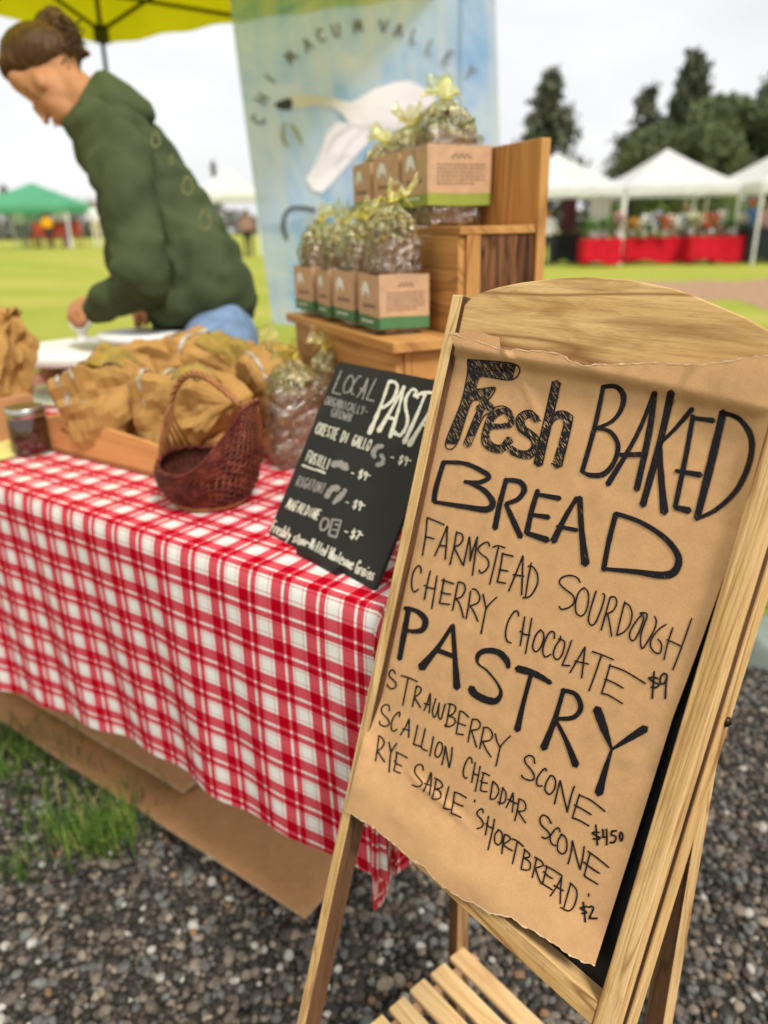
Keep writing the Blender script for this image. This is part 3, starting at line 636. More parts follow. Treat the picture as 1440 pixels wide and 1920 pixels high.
line('price $4.50 in marker', [("""1035,955 1045,1080 1055,1205; ~1075,1050 1020,1045 995,1060 1050,1095 1085,1115 1060,1135 1000,1125; 1120,1010 1125,1060 ; 1125,1060 1120,1110 ; 1120,1110 1165,1105; 1165,1005 1172,1120 1168,1205; 1212,1168 1225,1180; 1290,1030 1230,1035 ; 1230,1035 1225,1080 ;
~1225,1085 1275,1095 1280,1140 1250,1175 1230,1165; ~1340,1045 1325,1100 1345,1155 1365,1110 1355,1060 1335,1045""", CG, 3.6)])
line('SCALLION in thin marker', [("""~222,160 220,100 175,78 120,120 125,190 180,250 220,310 205,360 150,370 100,345 92,300 ; ~355,245 365,190 335,188 275,260 250,350 255,420 290,435 325,410 ; 490,270 440,380 372,490; 492,275 488,400 482,522; 400,405 500,425 ; 605,355 580,480 550,612 ; 550,612 650,645 ;
708,402 680,530 650,650 ; ~650,650 680,680 738,702 ; 818,512 795,640 768,775 ; ~890,580 855,660 840,750 875,788 915,750 942,660 925,595 880,590 ; 980,635 960,770 932,892; 982,640 1005,780 1032,930; 1032,928 1060,800 1072,652""", CH, 2.8)])
line('CHEDDAR in thin marker', [("""~190,220 180,160 150,142 105,210 75,300 72,380 100,425 125,412 ; 232,208 210,340 184,482; 300,258 270,420 232,602; ~200,330 230,370 275,382 ; 345,345 320,460 300,580 ; 320,345 370,360 428,392; ~298,455 340,480 398,492; ~300,582 330,600 390,604 ; 470,460 450,580 432,700;
~470,462 525,520 550,590 520,670 475,708 432,700 ; 605,545 580,660 556,782; ~595,550 640,610 645,690 610,760 530,742 ; 742,618 700,720 648,822; 742,622 745,750 730,886; ~672,705 740,745 800,770 ; 825,700 800,850 765,998; ~815,700 885,730 915,800 895,860 805,868; 810,870 860,950 912,1028""", CI, 2.8)])
line('lower SCONE in thin marker', [("""~795,275 760,215 715,195 688,230 700,290 760,350 780,395 740,420 705,405 ; ~882,360 865,318 830,335 785,410 800,470 840,490 ; ~900,375 860,450 858,530 900,568 940,540 945,450 920,395 885,380 ; 998,440 985,560 957,664; 1000,445 1035,590 1074,722; 1074,720 1100,600 1112,495 ;
1170,560 1140,670 1113,780; ~1150,545 1240,610 1350,700; 1108,648 1180,705 1260,756; ~1113,780 1150,805 1245,862 ; 1158,950 1155,980""", CK, 3.1)])
line('price $2 in marker', [("1103,1035 1115,1130 1123,1225; ~1140,1075 1090,1085 1080,1095 1130,1125 1130,1140 1090,1142; ~1155,1085 1185,1075 1200,1100 1160,1190 ; 1160,1190 1238,1190", CK, 3.6)])
line('RYE SABLE in thin marker', [("""85,500 60,680 38,840; ~75,498 120,520 155,590 120,660 60,700; 65,700 110,780 162,850 ; 218,582 245,720; ~325,600 265,690 240,760 220,990 ; 325,720 310,850 285,970; 310,718 390,755 465,798; ~290,835 330,880 392,908; 285,970 372,1004 ;
~682,965 670,905 620,885 570,930 570,1000 620,1070 665,1130 650,1170 590,1185 530,1160 ; 785,990 740,1120 682,1252; 790,1000 785,1150 765,1300; 695,1140 790,1172""", CH, 2.8),
("""885,690 865,800 840,915; ~862,675 930,710 965,770 935,805 870,812; ~875,815 935,850 940,920 900,945 845,945 825,925 ; 1048,782 1010,930 978,1065 ; 978,1065 1070,1080 ; 1120,850 1105,980 1075,1132; 1122,855 1190,880 1272,930; ~1100,975 1160,1010 1235,1038; ~1075,1130 1130,1145 1205,1182 ; 1382,955 1378,985""", CJ, 2.8)])
line('SHORTBREAD in thin marker', [("""~140,175 130,135 95,150 80,185 120,235 140,275 125,310 80,325 ; 190,205 175,300 160,388; 248,235 220,380 185,530; ~165,275 200,310 240,325 ; ~290,335 255,380 250,450 285,482 315,450 322,380 300,345 280,335 ; 345,380 330,470 318,568; ~345,380 390,400 395,435 330,475 ; ~330,478 370,510 422,540 ;
415,425 460,440 528,498; 468,450 445,560 422,664 ; 540,520 525,610 505,712; ~532,522 585,570 580,600 535,605; ~535,608 590,650 590,710 560,725 505,715 ; 655,605 635,700 612,798; ~635,598 700,640 715,680 640,705; 645,710 670,790 702,860 ; 755,690 735,770 712,858; ~735,680 820,725 900,780; 720,738 765,780 808,806; 712,858 805,915 ;
900,785 850,880 785,975; 895,800 885,920 882,1050; 820,872 912,925 ; 985,850 950,970 918,1085; ~975,845 1035,910 1040,990 1010,1080 960,1118 885,1085""", CK, 2.9)])
line('PASTRY in bold marker', [("""278,392,10 262,480,11 240,600,10 ; ~262,393,8 310,405,9 345,440,12 335,480,11 295,488,8 262,482,7 ; 455,465,7 400,550,9 330,635,16 ; 458,462,8 466,580,9 475,718,14 ; 395,565,9 462,590,9 ;
~685,635,8 680,610,12 655,580,12 620,567,11 580,570,10 560,590,9 562,620,4 600,650,4 640,700,4 655,740,7 635,772,12 595,768,14 550,745,14 533,720,14 ; 722,640,14 790,660,12 858,698,9 ; 778,665,8 745,790,9 722,890,13 ;
912,725,8 875,850,10 830,965,14 ; ~905,728,8 960,745,9 982,800,10 950,840,9 875,845,7 ; 878,848,6 920,930,9 962,1035,14 ; 1048,805,17 1075,880,15 1108,968,5 ; 1245,885,16 1180,925,12 1110,970,5 ; 1108,970,5 1080,1060,11 1055,1150,17""", Z2, 9)], mat=INKB, jit=.03)
line('BREAD in bold marker', [("""115,800,9 85,900,10 75,960,10 ; ~110,800,8 200,805,8 275,838,10 300,862,9 260,882,8 200,880,7 ; ~215,882,7 280,915,10 316,965,12 290,993,12 200,982,10 75,962,7 ; 370,875,9 345,970,10 325,1070,11 ; ~365,872,8 425,880,10 445,912,11 420,950,9 370,970,8 ; 370,972,8 400,1040,11 430,1105,11 ;
500,915,9 475,1000,10 455,1090,11 ; 500,932,8 590,948,10 ; 478,1015,7 545,1025,10 ; 455,1090,9 540,1118,13 ; 660,945,8 610,1030,10 565,1122,13 ; 672,945,11 680,1080,11 695,1215,16 ; 580,1062,7 660,1078,8 ; 820,1010,10 790,1130,10 770,1240,10 ; ~820,1010,9 920,1045,9 1020,1110,11 1075,1185,13 1062,1245,15 1010,1262,14 900,1248,10 770,1236,7""", Z1, 9)], mat=INKB, jit=.03)
line('BAKED in bold marker', [("""768,490,8 735,650,9 682,840,9 ; ~765,492,8 820,492,9 850,530,11 838,590,9 800,635,7 737,662,6 ; ~737,662,6 795,675,8 828,730,9 812,800,9 770,848,10 715,853,9 680,838,6 ; 975,515,8 905,690,8 787,890,11 ; 978,515,10 955,680,12 905,912,12 ; 838,770,8 922,768,10 ;
1045,515,14 1000,720,13 930,975,13 ; 1132,582,10 1065,660,8 1000,725,6 ; 1000,725,9 1004,850,12 1018,1005,16 ; 1135,610,9 1105,780,10 1062,985,10 ; 1135,620,8 1218,630,11 ; 1065,835,7 1165,852,11 ; 1062,985,10 1120,998,13 ; 1258,595,14 1210,800,16 1152,1030,13 ; ~1258,598,8 1325,625,10 1372,700,12 1365,800,11 1315,910,10 1235,990,9 1155,1030,6""", Z1, 9)], mat=INKB, jit=.03)
zz = lambda L_: [(780 + x * .45833, 500 + y * .45833) for x, y in L_]
fF = zz([(213, 380), (412, 402), (395, 463), (262, 450), (248, 500), (325, 495), (292, 548), (232, 548), (168, 727), (122, 725), (185, 560), (210, 450)])
line('Fresh in hatched bold marker', [("""278,560,13 248,640,12 212,728,14 ; ~255,580,10 285,560,12 308,580,15 ; ~305,655,10 350,652,10 388,648,10 ; ~388,650,11 392,620,11 365,590,12 325,605,13 295,655,14 288,705,15 315,738,15 355,742,15 385,705,14 ; ~495,625,15 462,603,14 432,628,15 440,665,15 482,700,16 490,738,16 460,768,16 415,763,15 388,745,15 ;
576,475,16 548,610,16 502,808,15 ; ~528,690,9 560,622,13 598,605,16 622,635,16 605,715,16 578,812,18""", Z1, 13)], HATCH, fill=[fF], jit=.04)
line('marker outlines of Fresh', [("""213,380 412,402 395,463 262,450 248,500 325,495 292,548 232,548 168,727 122,725 185,560 210,450 213,380 ; 265,560 230,640 197,725 ; 197,725 225,730 ; 300,600 275,620 225,730 ; ~262,556 290,548 320,575 303,602 ; ~400,640 390,590 350,570 310,590 278,660 272,720 300,750 350,758 398,715 ; 560,470 530,610 485,805 ; 592,475 565,600 518,812 ; ~545,640 590,592 634,605 640,640 598,818 ; 555,805 598,818 ; 485,805 518,812 ;
~512,632 470,588 418,610 418,665 470,705 475,740 445,760 ; ~470,785 505,745 500,695 455,660""", Z1, 2.4)])

# ================================================================== TABLE, CLOTH
TZ = .76
TC = onz(712, 1140, TZ); E1 = np.array([-math.sin(R(54)), math.cos(R(54)), 0]); E2 = np.array([math.cos(R(54)), math.sin(R(54)), 0]); ZZ = np.array([0, 0, 1.])
def TP(a, b, z=TZ): q = TC + E1 * a + E2 * b; q = q.copy(); q[2] = z; return q
TW, TD = 2.45, .62
table = thing('folding_table', 'long folding table hidden under the red plaid tablecloth', 'table', TP(1.2, .3, 0))
mb = MB(); mb.obox(TP(TW / 2 + .004, TD / 2 + .004, TZ - .022), E1, E2, ZZ, (TW / 2 - .012, TD / 2 - .012, .018)); mb.build('tabletop', WHITEP, table)
for a in (.50, TW - .2):
    for b in (.30, TD - .04):
        mb = MB(); mb.tube([TP(a, b, 0), TP(a, b, TZ - .04)], .012, 10); mb.build('leg', simple('grey_table_leg', (.25, .25, .26), .5), table)
# cloth: flat top, hanging front, hanging end, draped corner
def hemdrop(a):  # vertical length of the front drop along a
    return .372 + .055 * min(1, a / .9) + .004 * math.sin(a * 9)
mb = MB()
def wave(a, b): return .0016 * mnoise.noise(Vector((a * 5, b * 5, 1))) + .0008 * mnoise.noise(Vector((a * 17, b * 17, 5)))
nA, nB = 120, 36
mb.grid(lambda u_, v_: TP(u_ * TW, v_ * TD, TZ + abs(wave(u_ * TW, v_ * TD)) * min(1, u_ * 30) * min(1, v_ * 14)), nA, nB, lambda u_, v_: (u_ * TW + .006, v_ * TD - .027))
def front(u_, v_):
    a = (u_ ** 1.5) * TW; d = hemdrop(a) * v_
    out = .004 + .0085 * (1 - math.exp(-d / .012)) + d * (.012 + .026 * math.sin(a * 6.5 + .9 + 1.2 * d) + .009 * math.sin(a * 19 + 2.2) + .012 * math.sin(a * 41 + d * 4)) * min(1, .15 + a * 4)
    along = .030 * math.sin(d * 9 + 1.5) * math.exp(-((a - .07) / .07) ** 2) * d
    sag = d - .009 * (1 - math.exp(-d / .008)) * 0
    return TP(a + along * .6 - .022 * d * math.exp(-a / .25), -out + .004, TZ - d - .0012 * (1 - v_) * 0)
nF = 230
mb.grid(front, nF, 46, lambda u_, v_: ((u_ ** 1.5) * TW + .006, -hemdrop((u_ ** 1.5) * TW) * v_ - .027))
def endd(u_, v_):
    b = u_ * TD; d = .372 * v_; out = .004 + .0085 * (1 - math.exp(-d / .012)) + d * (.012 + .03 * math.sin(b * 16 + .6) * min(1, b * 6) + .012 * math.sin(b * 37))
    return TP(-out + .004, b + .022 * d * math.exp(-b / .25) * 0, TZ - d)
mb.grid(endd, 60, 40, lambda u_, v_: (-.372 * v_ + .006, u_ * TD - .027))
def corner(u_, v_):
    ph = u_ * math.pi / 2; mxl = min(.448, .372 / max(.06, math.cos(ph)), .372 / max(.06, math.sin(ph))); d = mxl * v_
    # a single flute of spare cloth that folds back against the end of the table
    k = math.sin(2 * ph) ** .6 if 0 < ph < 1.57 else 0.; r = .0125 * (1 - math.exp(-d / .012)) + d * (.010 + .035 * k + .006 * math.sin(u_ * 19)); dir_ = math.pi * (.5 * u_)
    q = TP(-r * math.sin(dir_) + .085 * k * d, -r * math.cos(dir_) + .05 * k * d, TZ - d * (1 - .01 * k)); return q
mb.grid(corner, 26, 46, lambda u_, v_: (.006 - math.sin(u_ * math.pi / 2) * v_ * min(.372 / max(.06, math.cos(u_ * math.pi / 2)), .372 / max(.06, math.sin(u_ * math.pi / 2))), -.027 - math.cos(u_ * math.pi / 2) * v_ * min(.372 / max(.06, math.cos(u_ * math.pi / 2)), .372 / max(.06, math.sin(u_ * math.pi / 2)))))
cloth = mb.build('tablecloth', PLAID, None, True)
bm = bmesh.new(); bm.from_mesh(cloth.data); bmesh.ops.recalc_face_normals(bm, faces=bm.faces); bm.to_mesh(cloth.data); bm.free()
tag(cloth, 'red and white plaid tablecloth hanging over the front of the long table', 'tablecloth')
# cardboard sheets on the ground below
def sheet(nm, a0, a1, b0, b1, z, th, lab, grp=None, warp=.004):
    mb = MB()
    mb.grid(lambda u_, v_: TP(a0 + (a1 - a0) * u_, b0 + (b1 - b0) * v_, z + th + warp * mnoise.noise(Vector((u_ * 3 + a0, v_ * 2, 2)))), 24, 8)
    n0 = len(mb.v); top = list(mb.v); mb.add([(p[0], p[1], p[2] - th) for p in top], [f[::-1] for f in list(mb.f)])
    W_n = 25
    edge = [i for i in range(25)] + [25 * j + 24 for j in range(1, 9)] + [8 * 25 + i for i in range(23, -1, -1)] + [25 * j for j in range(7, 0, -1)]
    for k in range(len(edge)): i, j = edge[k], edge[(k + 1) % len(edge)]; mb.add([top[i], top[j], (top[j][0], top[j][1], top[j][2] - th), (top[i][0], top[i][1], top[i][2] - th)], [(0, 1, 2, 3)], mi=1)
    o = mb.build(nm, None, mats=[CARD, CARDE]); tag(o, lab, 'cardboard', grp); return o
sheet('cardboard_sheet', .262, .742, .112, .60, .022, .006, 'bottom flattened cardboard sheet nearest the sign, under the table')
sheet('cardboard_sheet', .744, 1.75, .108, .60, .024, .006, 'bottom flattened cardboard sheet behind the grass tuft, at the left edge')
sheet('cardboard_sheet', .665, 1.80, .186, .60, .040, .010, 'upper flattened cardboard sheet lying on the two others')

# ------------------------------------------------------------------ chalkboard menu
BL = onz(503, 1000, TZ + .001); BR = onz(701, 1107, TZ + .001); BW = np.linalg.norm(BR - BL); BX = nrm(BR - BL); BNH = np.cross(BX, ZZ); BNH = BNH if BNH @ BL < 0 else -BNH
ba = R(31); BU = ZZ * math.cos(ba) - BNH * math.sin(ba); BN = np.cross(BX, BU); BN = BN if BN[2] > 0 else -BN
BH = .2505
def bp(x, y, lift): return onplane(x, y, BL + BN * (.0006 + lift), BN)
board = thing('chalkboard_menu', 'black chalkboard listing local pasta and prices, leaning on the table beside the sign', 'chalkboard', (BL + BR) / 2)
mb = MB(); mb.obox(BL + BX * BW / 2 + BU * BH / 2 - BN * .003, BX, BU, BN, (BW / 2, BH / 2, .003)); bevel(mb.build('slate', SLATE, board), .001)
mb = MB(); mb.obox(BL + BX * BW * .55 + BNH * .004 + ZZ * .004, BX, BNH, ZZ, (.042, .005, .005)); mb.build('stand_foot', BLACKM, board)
mb = MB(); mb.obox(BL + BX * BW * .5 + BU * .11 - BN * .012 - BNH * .02, BU, BX, BN, (.11, .03, .003)); mb.build('easel_back', BLACKM, board)
def cline(label, pol, mat=CHALK): strokes_mesh('lettering', pol, bp, mat, board, label, jit=.15)
C1 = (600, 690, .15278); C5 = (480, 660, .25)
cline('PASTA in bold chalk', parse("""850,160,5 740,480,6 605,800,9 ; ~850,165 920,175 950,240 900,380 800,470 740,480 ; 1030,225,5 870,520,6 720,775,8 ; 1030,230,6 960,520,6 860,850,8 ; 810,600 930,630 ; ~1160,345,7 1180,280,5 1130,265,5 1060,360,6 1050,480,6 1075,620,6 1050,740,6 980,825,7 900,785,8 ;
1195,370,5 1210,325,6 1340,300,6 1450,330,6 ; 1290,330 1170,620 1030,920,9 ; 1500,250 1330,560 1095,945,9 ; 1510,250 1470,560 1420,980,9 ; 1280,700 1450,740""", *C1, 6))
cline('LOCAL in thin chalk', parse("262,35 210,160 150,300; 150,300 255,325 ; ~370,90 310,170 290,280 325,305 370,270 410,180 400,110 370,92 ; ~510,105 470,110 400,220 385,300 415,325 ; 585,130 530,250 450,360; 590,130 560,250 520,385; 490,250 560,280 ; 690,130 620,270 570,385; 570,385 660,405", *C1, 2.6), GCHALK)
cline('ORGANICALLY-GROWN in thin chalk', write('ORGANICALLY-', 607, 758, 688, 779, 5, -15, 1.9) + write('GROWN', 618, 779, 657, 791, 5, -14, 1.9), GCHALK)
cline('CRESTE DI GALLO in chalk', write('CRESTE DI GALLO', 589, 811, 692, 845, 7, -19, 2.3))
cline('FUSILLI in chalk', write('FUSILLI', 572, 864, 615, 881, 7, -19, 2.3) + [[(567, 872, 4), (588, 880, 3.5), (598, 882, 4), (609, 887, 4)]])
cline('RIGATONI in chalk', write('RIGATONI', 553, 910, 605, 926, 8, -18, 2.2), GCHALK)
cline('MAFALDINE in chalk', write('MAFALDINE', 535, 952, 596, 975, 8, -17, 2.3))
cline('script line in chalk', write('Freshly stone-Milled.Wholesome', 506, 995, 660, 1067, 8, -19, 2.6, .95) + write('Grains', 664, 1072, 699, 1088, 8, -22, 2.8, .95))
cline('prices in chalk', sum([write('-', x0, y0, x0 + 9, y0 + 3, 3, -10, 2.2) + write('$9' if k < 3 else '$7', x1, y1, x1 + 17, y1 + 5, 5, -15, 2.8, .9) + write('-', x1 + 17, y1 - 2, x1 + 26, y1 + 1, 3, -10, 2.6) for k, (x0, y0, x1, y1) in enumerate([(730, 861, 745, 868), (655, 890, 669, 896), (645, 945, 659, 952), (643, 1000, 655, 1008)])], []))
cline('drawing of a curled pasta shell', parse("~950,705,8 905,715,8 880,755,10 890,790,8 ; ~935,770,7 955,800,8 945,835,9 905,848,9", *C5, 8), GCHALK)
cline('drawing of a ridged tube', parse("~570,845,11 620,838,12 660,855,13 685,880,9 ; ~530,1085,10 565,1030,12 620,1020,12 ; ~670,1035,8 640,1075,10 580,1135,9", *C5, 10), GCHALK)
cline('drawing of ruffled ribbons', parse("~510,1245,4 485,1290,4 490,1335,4 530,1320,4 545,1265,4 512,1245,4 ; 570,1255,4 640,1265,4 ; 640,1265,4 600,1390,4 ; 600,1390,4 545,1370,4 ; 545,1370,4 575,1255,4 ; 590,1290,3 625,1300,3 ; 575,1330,3 610,1340,3", *C5, 4), GCHALK)

# ------------------------------------------------------------------ stepped display stand
SF = np.array([-.413, .911, 0]); SF = nrm(SF); SG = np.array([.911, .413, 0]); SG = nrm(SG)
S0 = np.array([.021, 1.117, 0.]); ZL, ZU = .984, 1.142
def D(f, g, z): q = S0 + SF * f + SG * g; q = q.copy(); q[2] = z; return q
stand = thing('display_stand', 'stepped amber wooden display stand with charred end panel, holding bagged pasta', 'display stand', D(.2, .12, TZ))
def db(nm, f0, f1, g0, g1, z0, z1, mat, grain='f', bev=.0015, lab=None):
    c = D((f0 + f1) / 2, (g0 + g1) / 2, (z0 + z1) / 2); h = ((f1 - f0) / 2, (g1 - g0) / 2, (z1 - z0) / 2); mb = MB()
    if grain == 'f': mb.obox(c, SF, SG, ZZ, h)
    elif grain == 'g': mb.obox(c, SG, SF, ZZ, (h[1], h[0], h[2]))
    else: mb.obox(c, ZZ, SG, SF, (h[2], h[1], h[0]))
    o = mb.build(nm, mat, stand); bevel(o, bev)
    if lab: o['label'] = lab
    return o
LEN = .50
db('step_shelf', -.012, LEN, -.008, .1095, ZL - .016, ZL, STANDW)
db('side_board', .006, LEN - .02, .004, .018, TZ + .001, ZL - .0165, STANDW)
db('end_board', .004, .0145, .030, .109, TZ + .001, ZL - .0165, STANDW, 'g'); db('corner_post', .003, .018, .0185, .0295, TZ + .001, ZL - .0165, STANDW, 'z')
db('riser', .006, LEN - .06, .1105, .122, TZ + .001, ZU - .0125, STANDW)
db('top_shelf', 0, LEN - .06, .110, .2440, ZU - .012, ZU, STANDW)
db('frame_post', .0005, .014, .1225, .147, TZ + .001, ZU - .0125, STANDW, 'z'); db('frame_rail', .0005, .014, .1475, .2435, ZU - .032, ZU - .0125, STANDW, 'g') if False else None
db('charred_panel', .003, .012, .1475, .2435, TZ + .001, ZU - .0125, BURNW, 'z', lab='charred dark end panel')
db('back_board', -.004, LEN - .16, .2445, .2610, TZ + .001, 1.262, STANDW, 'z')
# ------------------------------------------------------------------ pasta bags
PASTA = [simple('brown_pasta', (.21, .115, .05), .6, .3, 90, .2), simple('tan_pasta', (.40, .27, .13), .6, .3, 90, .2), simple('dark_pasta', (.09, .045, .02), .6, .3, 90, .2), simple('pale_pasta', (.58, .47, .33), .6, .3, 90, .2), simple('glow_olive_pasta', (.27, .22, .05), .6, .3, 90, .2)]
BANDG = simple('green_label_band', (.085, .20, .085), .6, .1, 30, 0); BANDO = simple('olive_label_band', (.29, .34, .06), .6, .1, 30, 0)
LABELK = kraft('label_card', (.60, .37, .22), .2); LTXT = simple('label_print', (.14, .10, .08), .7, .2, 40, 0); LWH = simple('label_white_print', (.85, .83, .76), .7, .1, 40, 0)
RAFY = simple('yellow_raffia', (.62, .50, .08), .6, .3, 60, .2); RAFG = simple('green_ribbon', (.03, .20, .08), .4, .3, 60, .1)
def sup(a, hw, hd, n=5):
    c_, s_ = math.cos(a), math.sin(a); k = (abs(c_) ** n + abs(s_) ** n) ** (-1 / n); return hw * c_ * k, hd * s_ * k
def bagprof(v): # relative width by height 0..1
    return float(np.interp(v, [0, .03, .1, .45, .60, .72, .80, .84, .90, 1.0], [.86, .98, 1.02, 1.02, .97, .78, .42, .15, .34, .52]))
def pasta_bag(name, lab, loc, rz, band, hw=.042, hd=.034, ht=.205, lz0=.022, lz1=.098, seed=1, label_on=True, group='cellophane bags of pasta', logo=True):
    e = thing(name, lab, 'bag', loc, rz, group)
    # pasta pieces (local coordinates)
    r2 = np.random.default_rng(seed); mb = MB()
    for _ in range(300):
        v = r2.uniform(.01, .76); a = r2.uniform(0, 6.283); k = bagprof(v) * r2.uniform(.66, .80); x, y = sup(a, hw * k, hd * k); c = np.array([x, y, v * ht])
        d = nrm(r2.normal(0, 1, 3)); l_ = r2.uniform(.004, .0085); cv = nrm(np.cross(d, r2.normal(0, 1, 3))) * l_ * .35
        mb.tube([c - d * l_ + cv, c, c + d * l_ + cv], [.0022, .0034, .0022], 5, mi=int(r2.choice(5, p=[.36, .28, .16, .14, .06])) if v < .52 else int(r2.choice(5, p=[.22, .20, .10, .08, .40])))  # upper pieces run olive to paint in the canopy's yellow-green glow
    mb.grid(lambda u_, v_: (lambda q: (q[0], q[1], .004 + v_ * ht * .62))(sup(u_ * 6.283, hw * .82 * bagprof(v_ * .62), hd * .82 * bagprof(v_ * .62))), 20, 8, closeu=True, mi=0)
    pf_ = mb.build('pasta', None, e, world=False, mats=PASTA); pf_['kind'] = 'stuff'
    # film
    mb = MB()
    def fl(u_, v_):
        a = u_ * 6.283; pl = 1 + (.10 * math.sin(a * 9 + seed) + .07 * math.sin(a * 17 + 2 * seed)) * (sst(.5, .85, v_)); x, y = sup(a, hw * bagprof(v_) * pl, hd * bagprof(v_) * pl, 5 if v_ < .6 else 2.2)
        cr_ = crumple((x, y, v_ * ht), 34, .0055, seed) * (.0 if (label_on and lz0 - .004 < v_ * ht < lz1 + .004) else 1); k = (1 if cr_ else .97) + cr_ / max(.02, math.hypot(x, y)); lean = sst(.8, 1, v_) * .022
        return (x * k + lean * math.sin(seed), y * k + lean * math.cos(seed * 2), v_ * ht + sst(.86, 1, v_) * (.012 * math.sin(a * 2 + seed * 2) + .006 * math.sin(a * 5 + seed) - .012))
    mb.grid(fl, 56, 44, closeu=True); mb.mi = [1 if i // 56 >= 27 + 3 * math.sin(i * .7) else 0 for i in range(len(mb.f))]; mb.build('cellophane', None, e, world=False, mats=[FILM, FILMY])
    # tie
    mb = MB()
    zt = ht * .835; mb.tube([(.0075 * math.cos(a), .0075 * math.sin(a), zt) for a in np.linspace(0, 6.283, 13)[:-1]], .0016, 5, True)
    for k in range(3): a = seed + k * 2.1; mb.tube([(0.006 * math.cos(a), .006 * math.sin(a), zt), (.02 * math.cos(a), .02 * math.sin(a), zt + .008), (.034 * math.cos(a + .4), .030 * math.sin(a + .4), zt - .008)], [.0014, .0012, .0006], 5)
    mb.build('raffia_tie', RAFY, e, world=False)
    mb = MB(); a0 = seed * 1.3 - 1.2
    for k in range(2):
        a = a0 + k * .5; pts_ = []
        for j in range(9): v = .835 - .055 * j * (1 - .3 * k); kk = bagprof(max(.05, v)) * 1.04 + .01; x, y = sup(a + .06 * j, hw * kk, hd * kk, 3); pts_.append((x, y, v * ht + .002))
        for (p0, p1) in zip(pts_[:-1], pts_[1:]): pass
        vs = [];
        for p in pts_: vs += [(p[0], p[1], p[2]), (p[0] * 1.01 - .0035 * math.sin(a), p[1] * 1.01 + .0035 * math.cos(a), p[2])]
        mb.add(vs, [(2 * j, 2 * j + 1, 2 * j + 3, 2 * j + 2) for j in range(len(pts_) - 1)])
    mb.build('curling_ribbon', RAFG, e, world=False)
    if label_on:
        lw, ld = hw * 1.035, hd * 1.05; mb = MB()
        cs = [(-lw, -ld), (lw, -ld), (lw, ld), (-lw, ld)]
        for i in range(4):
            (x0, y0), (x1, y1) = cs[i], cs[(i + 1) % 4]; N_ = 6
            mb.grid(lambda u_, v_: (x0 + (x1 - x0) * u_ - (y1 - y0) * .02 * 0 + (0), y0 + (y1 - y0) * u_, lz0 + .018 + (lz1 - lz0 - .018) * v_ + .0012 * math.sin(u_ * 3 + seed)), N_, 3)
        lb = mb.build('paper_label', LABELK, e, world=False); mb = MB()
        for i in range(4):
            (x0, y0), (x1, y1) = cs[i], cs[(i + 1) % 4]; mb.grid(lambda u_, v_: (x0 + (x1 - x0) * u_, y0 + (y1 - y0) * u_, lz0 + .018 * v_ + .0012 * math.sin(u_ * 3 + seed) - .0002), 6, 1)
        bnd = mb.build('colour_band', band, lb, world=False)
        # print: front face (-y) plant drawing and lines of text, left face (-x) white emblem and word
        def quad(mb_, face, u0, u1, z0, z1):
            if face == 'f': mb_.add([(u0 * lw, -ld - .0005, z0), (u1 * lw, -ld - .0005, z0), (u1 * lw, -ld - .0005, z1), (u0 * lw, -ld - .0005, z1)], [(0, 1, 2, 3)])
            else: mb_.add([(-lw - .0005, u0 * ld, z0), (-lw - .0005, u1 * ld, z0), (-lw - .0005, u1 * ld, z1), (-lw - .0005, u0 * ld, z1)], [(3, 2, 1, 0)])
        mp_ = MB(); L0, L1 = lz0, lz1; Hh = L1 - L0
        for k in range(6):
            z = L0 + Hh * (.66 - .062 * k); u = -.72; end = .80 if k < 5 else .5
            while u < end: l2 = r2.uniform(.07, .2); quad(mp_, 'f', u, min(end, u + l2), z, z + Hh * .017); u += l2 + .035
        for k in range(7):   # sprig of wheat
            u = -.28 + .09 * k; quad(mp_, 'f', u, u + .085, L0 + Hh * (.80 + .012 * (k % 2)), L0 + Hh * (.812 + .012 * (k % 2)))
            mp_.add([(u * lw, -ld - .0005, L0 + Hh * .81), ((u + .10) * lw, -ld - .0005, L0 + Hh * (.85 if k % 2 else .775)), ((u + .05) * lw, -ld - .0005, L0 + Hh * (.865 if k % 2 else .765))], [(0, 1, 2)])
        for k in range(5): quad(mp_, 's', .55 - .24 * k, .40 - .24 * k, L0 + Hh * .38, L0 + Hh * .45)
        mp_.build('printed_text', LTXT, lb, world=False)
        if logo:
            mw = MB(); pts_ = [(.62, .60), (.62, .74), (.45, .86), (.1, .86), (-.05, .74), (-.1, .60), (-.02, .58), (.08, .68), (.2, .62), (.25, .70), (.40, .66), (.45, .58)]
            mw.add([(-lw - .0006, u * ld, L0 + Hh * z) for u, z in pts_], [tuple(q) for q in tessellate_polygon([[Vector((u, z, 0)) for u, z in pts_]])])
            for k in range(6): quad(mw, 's', .7 - .19 * k, .58 - .19 * k, L0 + Hh * .10, L0 + Hh * .145)
            mw.build('white_emblem', LWH, lb, world=False)
    return e
RZ = math.atan2(SG[1], SG[0])      # local x -> SG, local -y -> facing camera end
b1 = pasta_bag('pasta_bag', 'front pasta bag with green-banded label on the lower step of the wooden stand', D(.100, .047, ZL + .001), RZ, BANDG, hw=.0415, hd=.039, ht=.232, lz0=.009, lz1=.090, seed=1)
b2 = pasta_bag('pasta_bag', 'pasta bag directly behind the front one on the lower step', D(.208, .046, ZL + .001), RZ + .06, BANDG, hw=.0415, hd=.038, ht=.208, lz0=.012, lz1=.092, seed=2)
b3 = pasta_bag('pasta_bag', 'third pasta bag back on the lower step of the stand', D(.312, .050, ZL + .001), RZ - .08, BANDG, hw=.0415, hd=.038, ht=.200, lz0=.010, lz1=.090, seed=8)
dup(b2, D(.418, .046, ZL + .001), RZ + .10, 'rearmost pasta bag on the lower step, beside the blue banner')
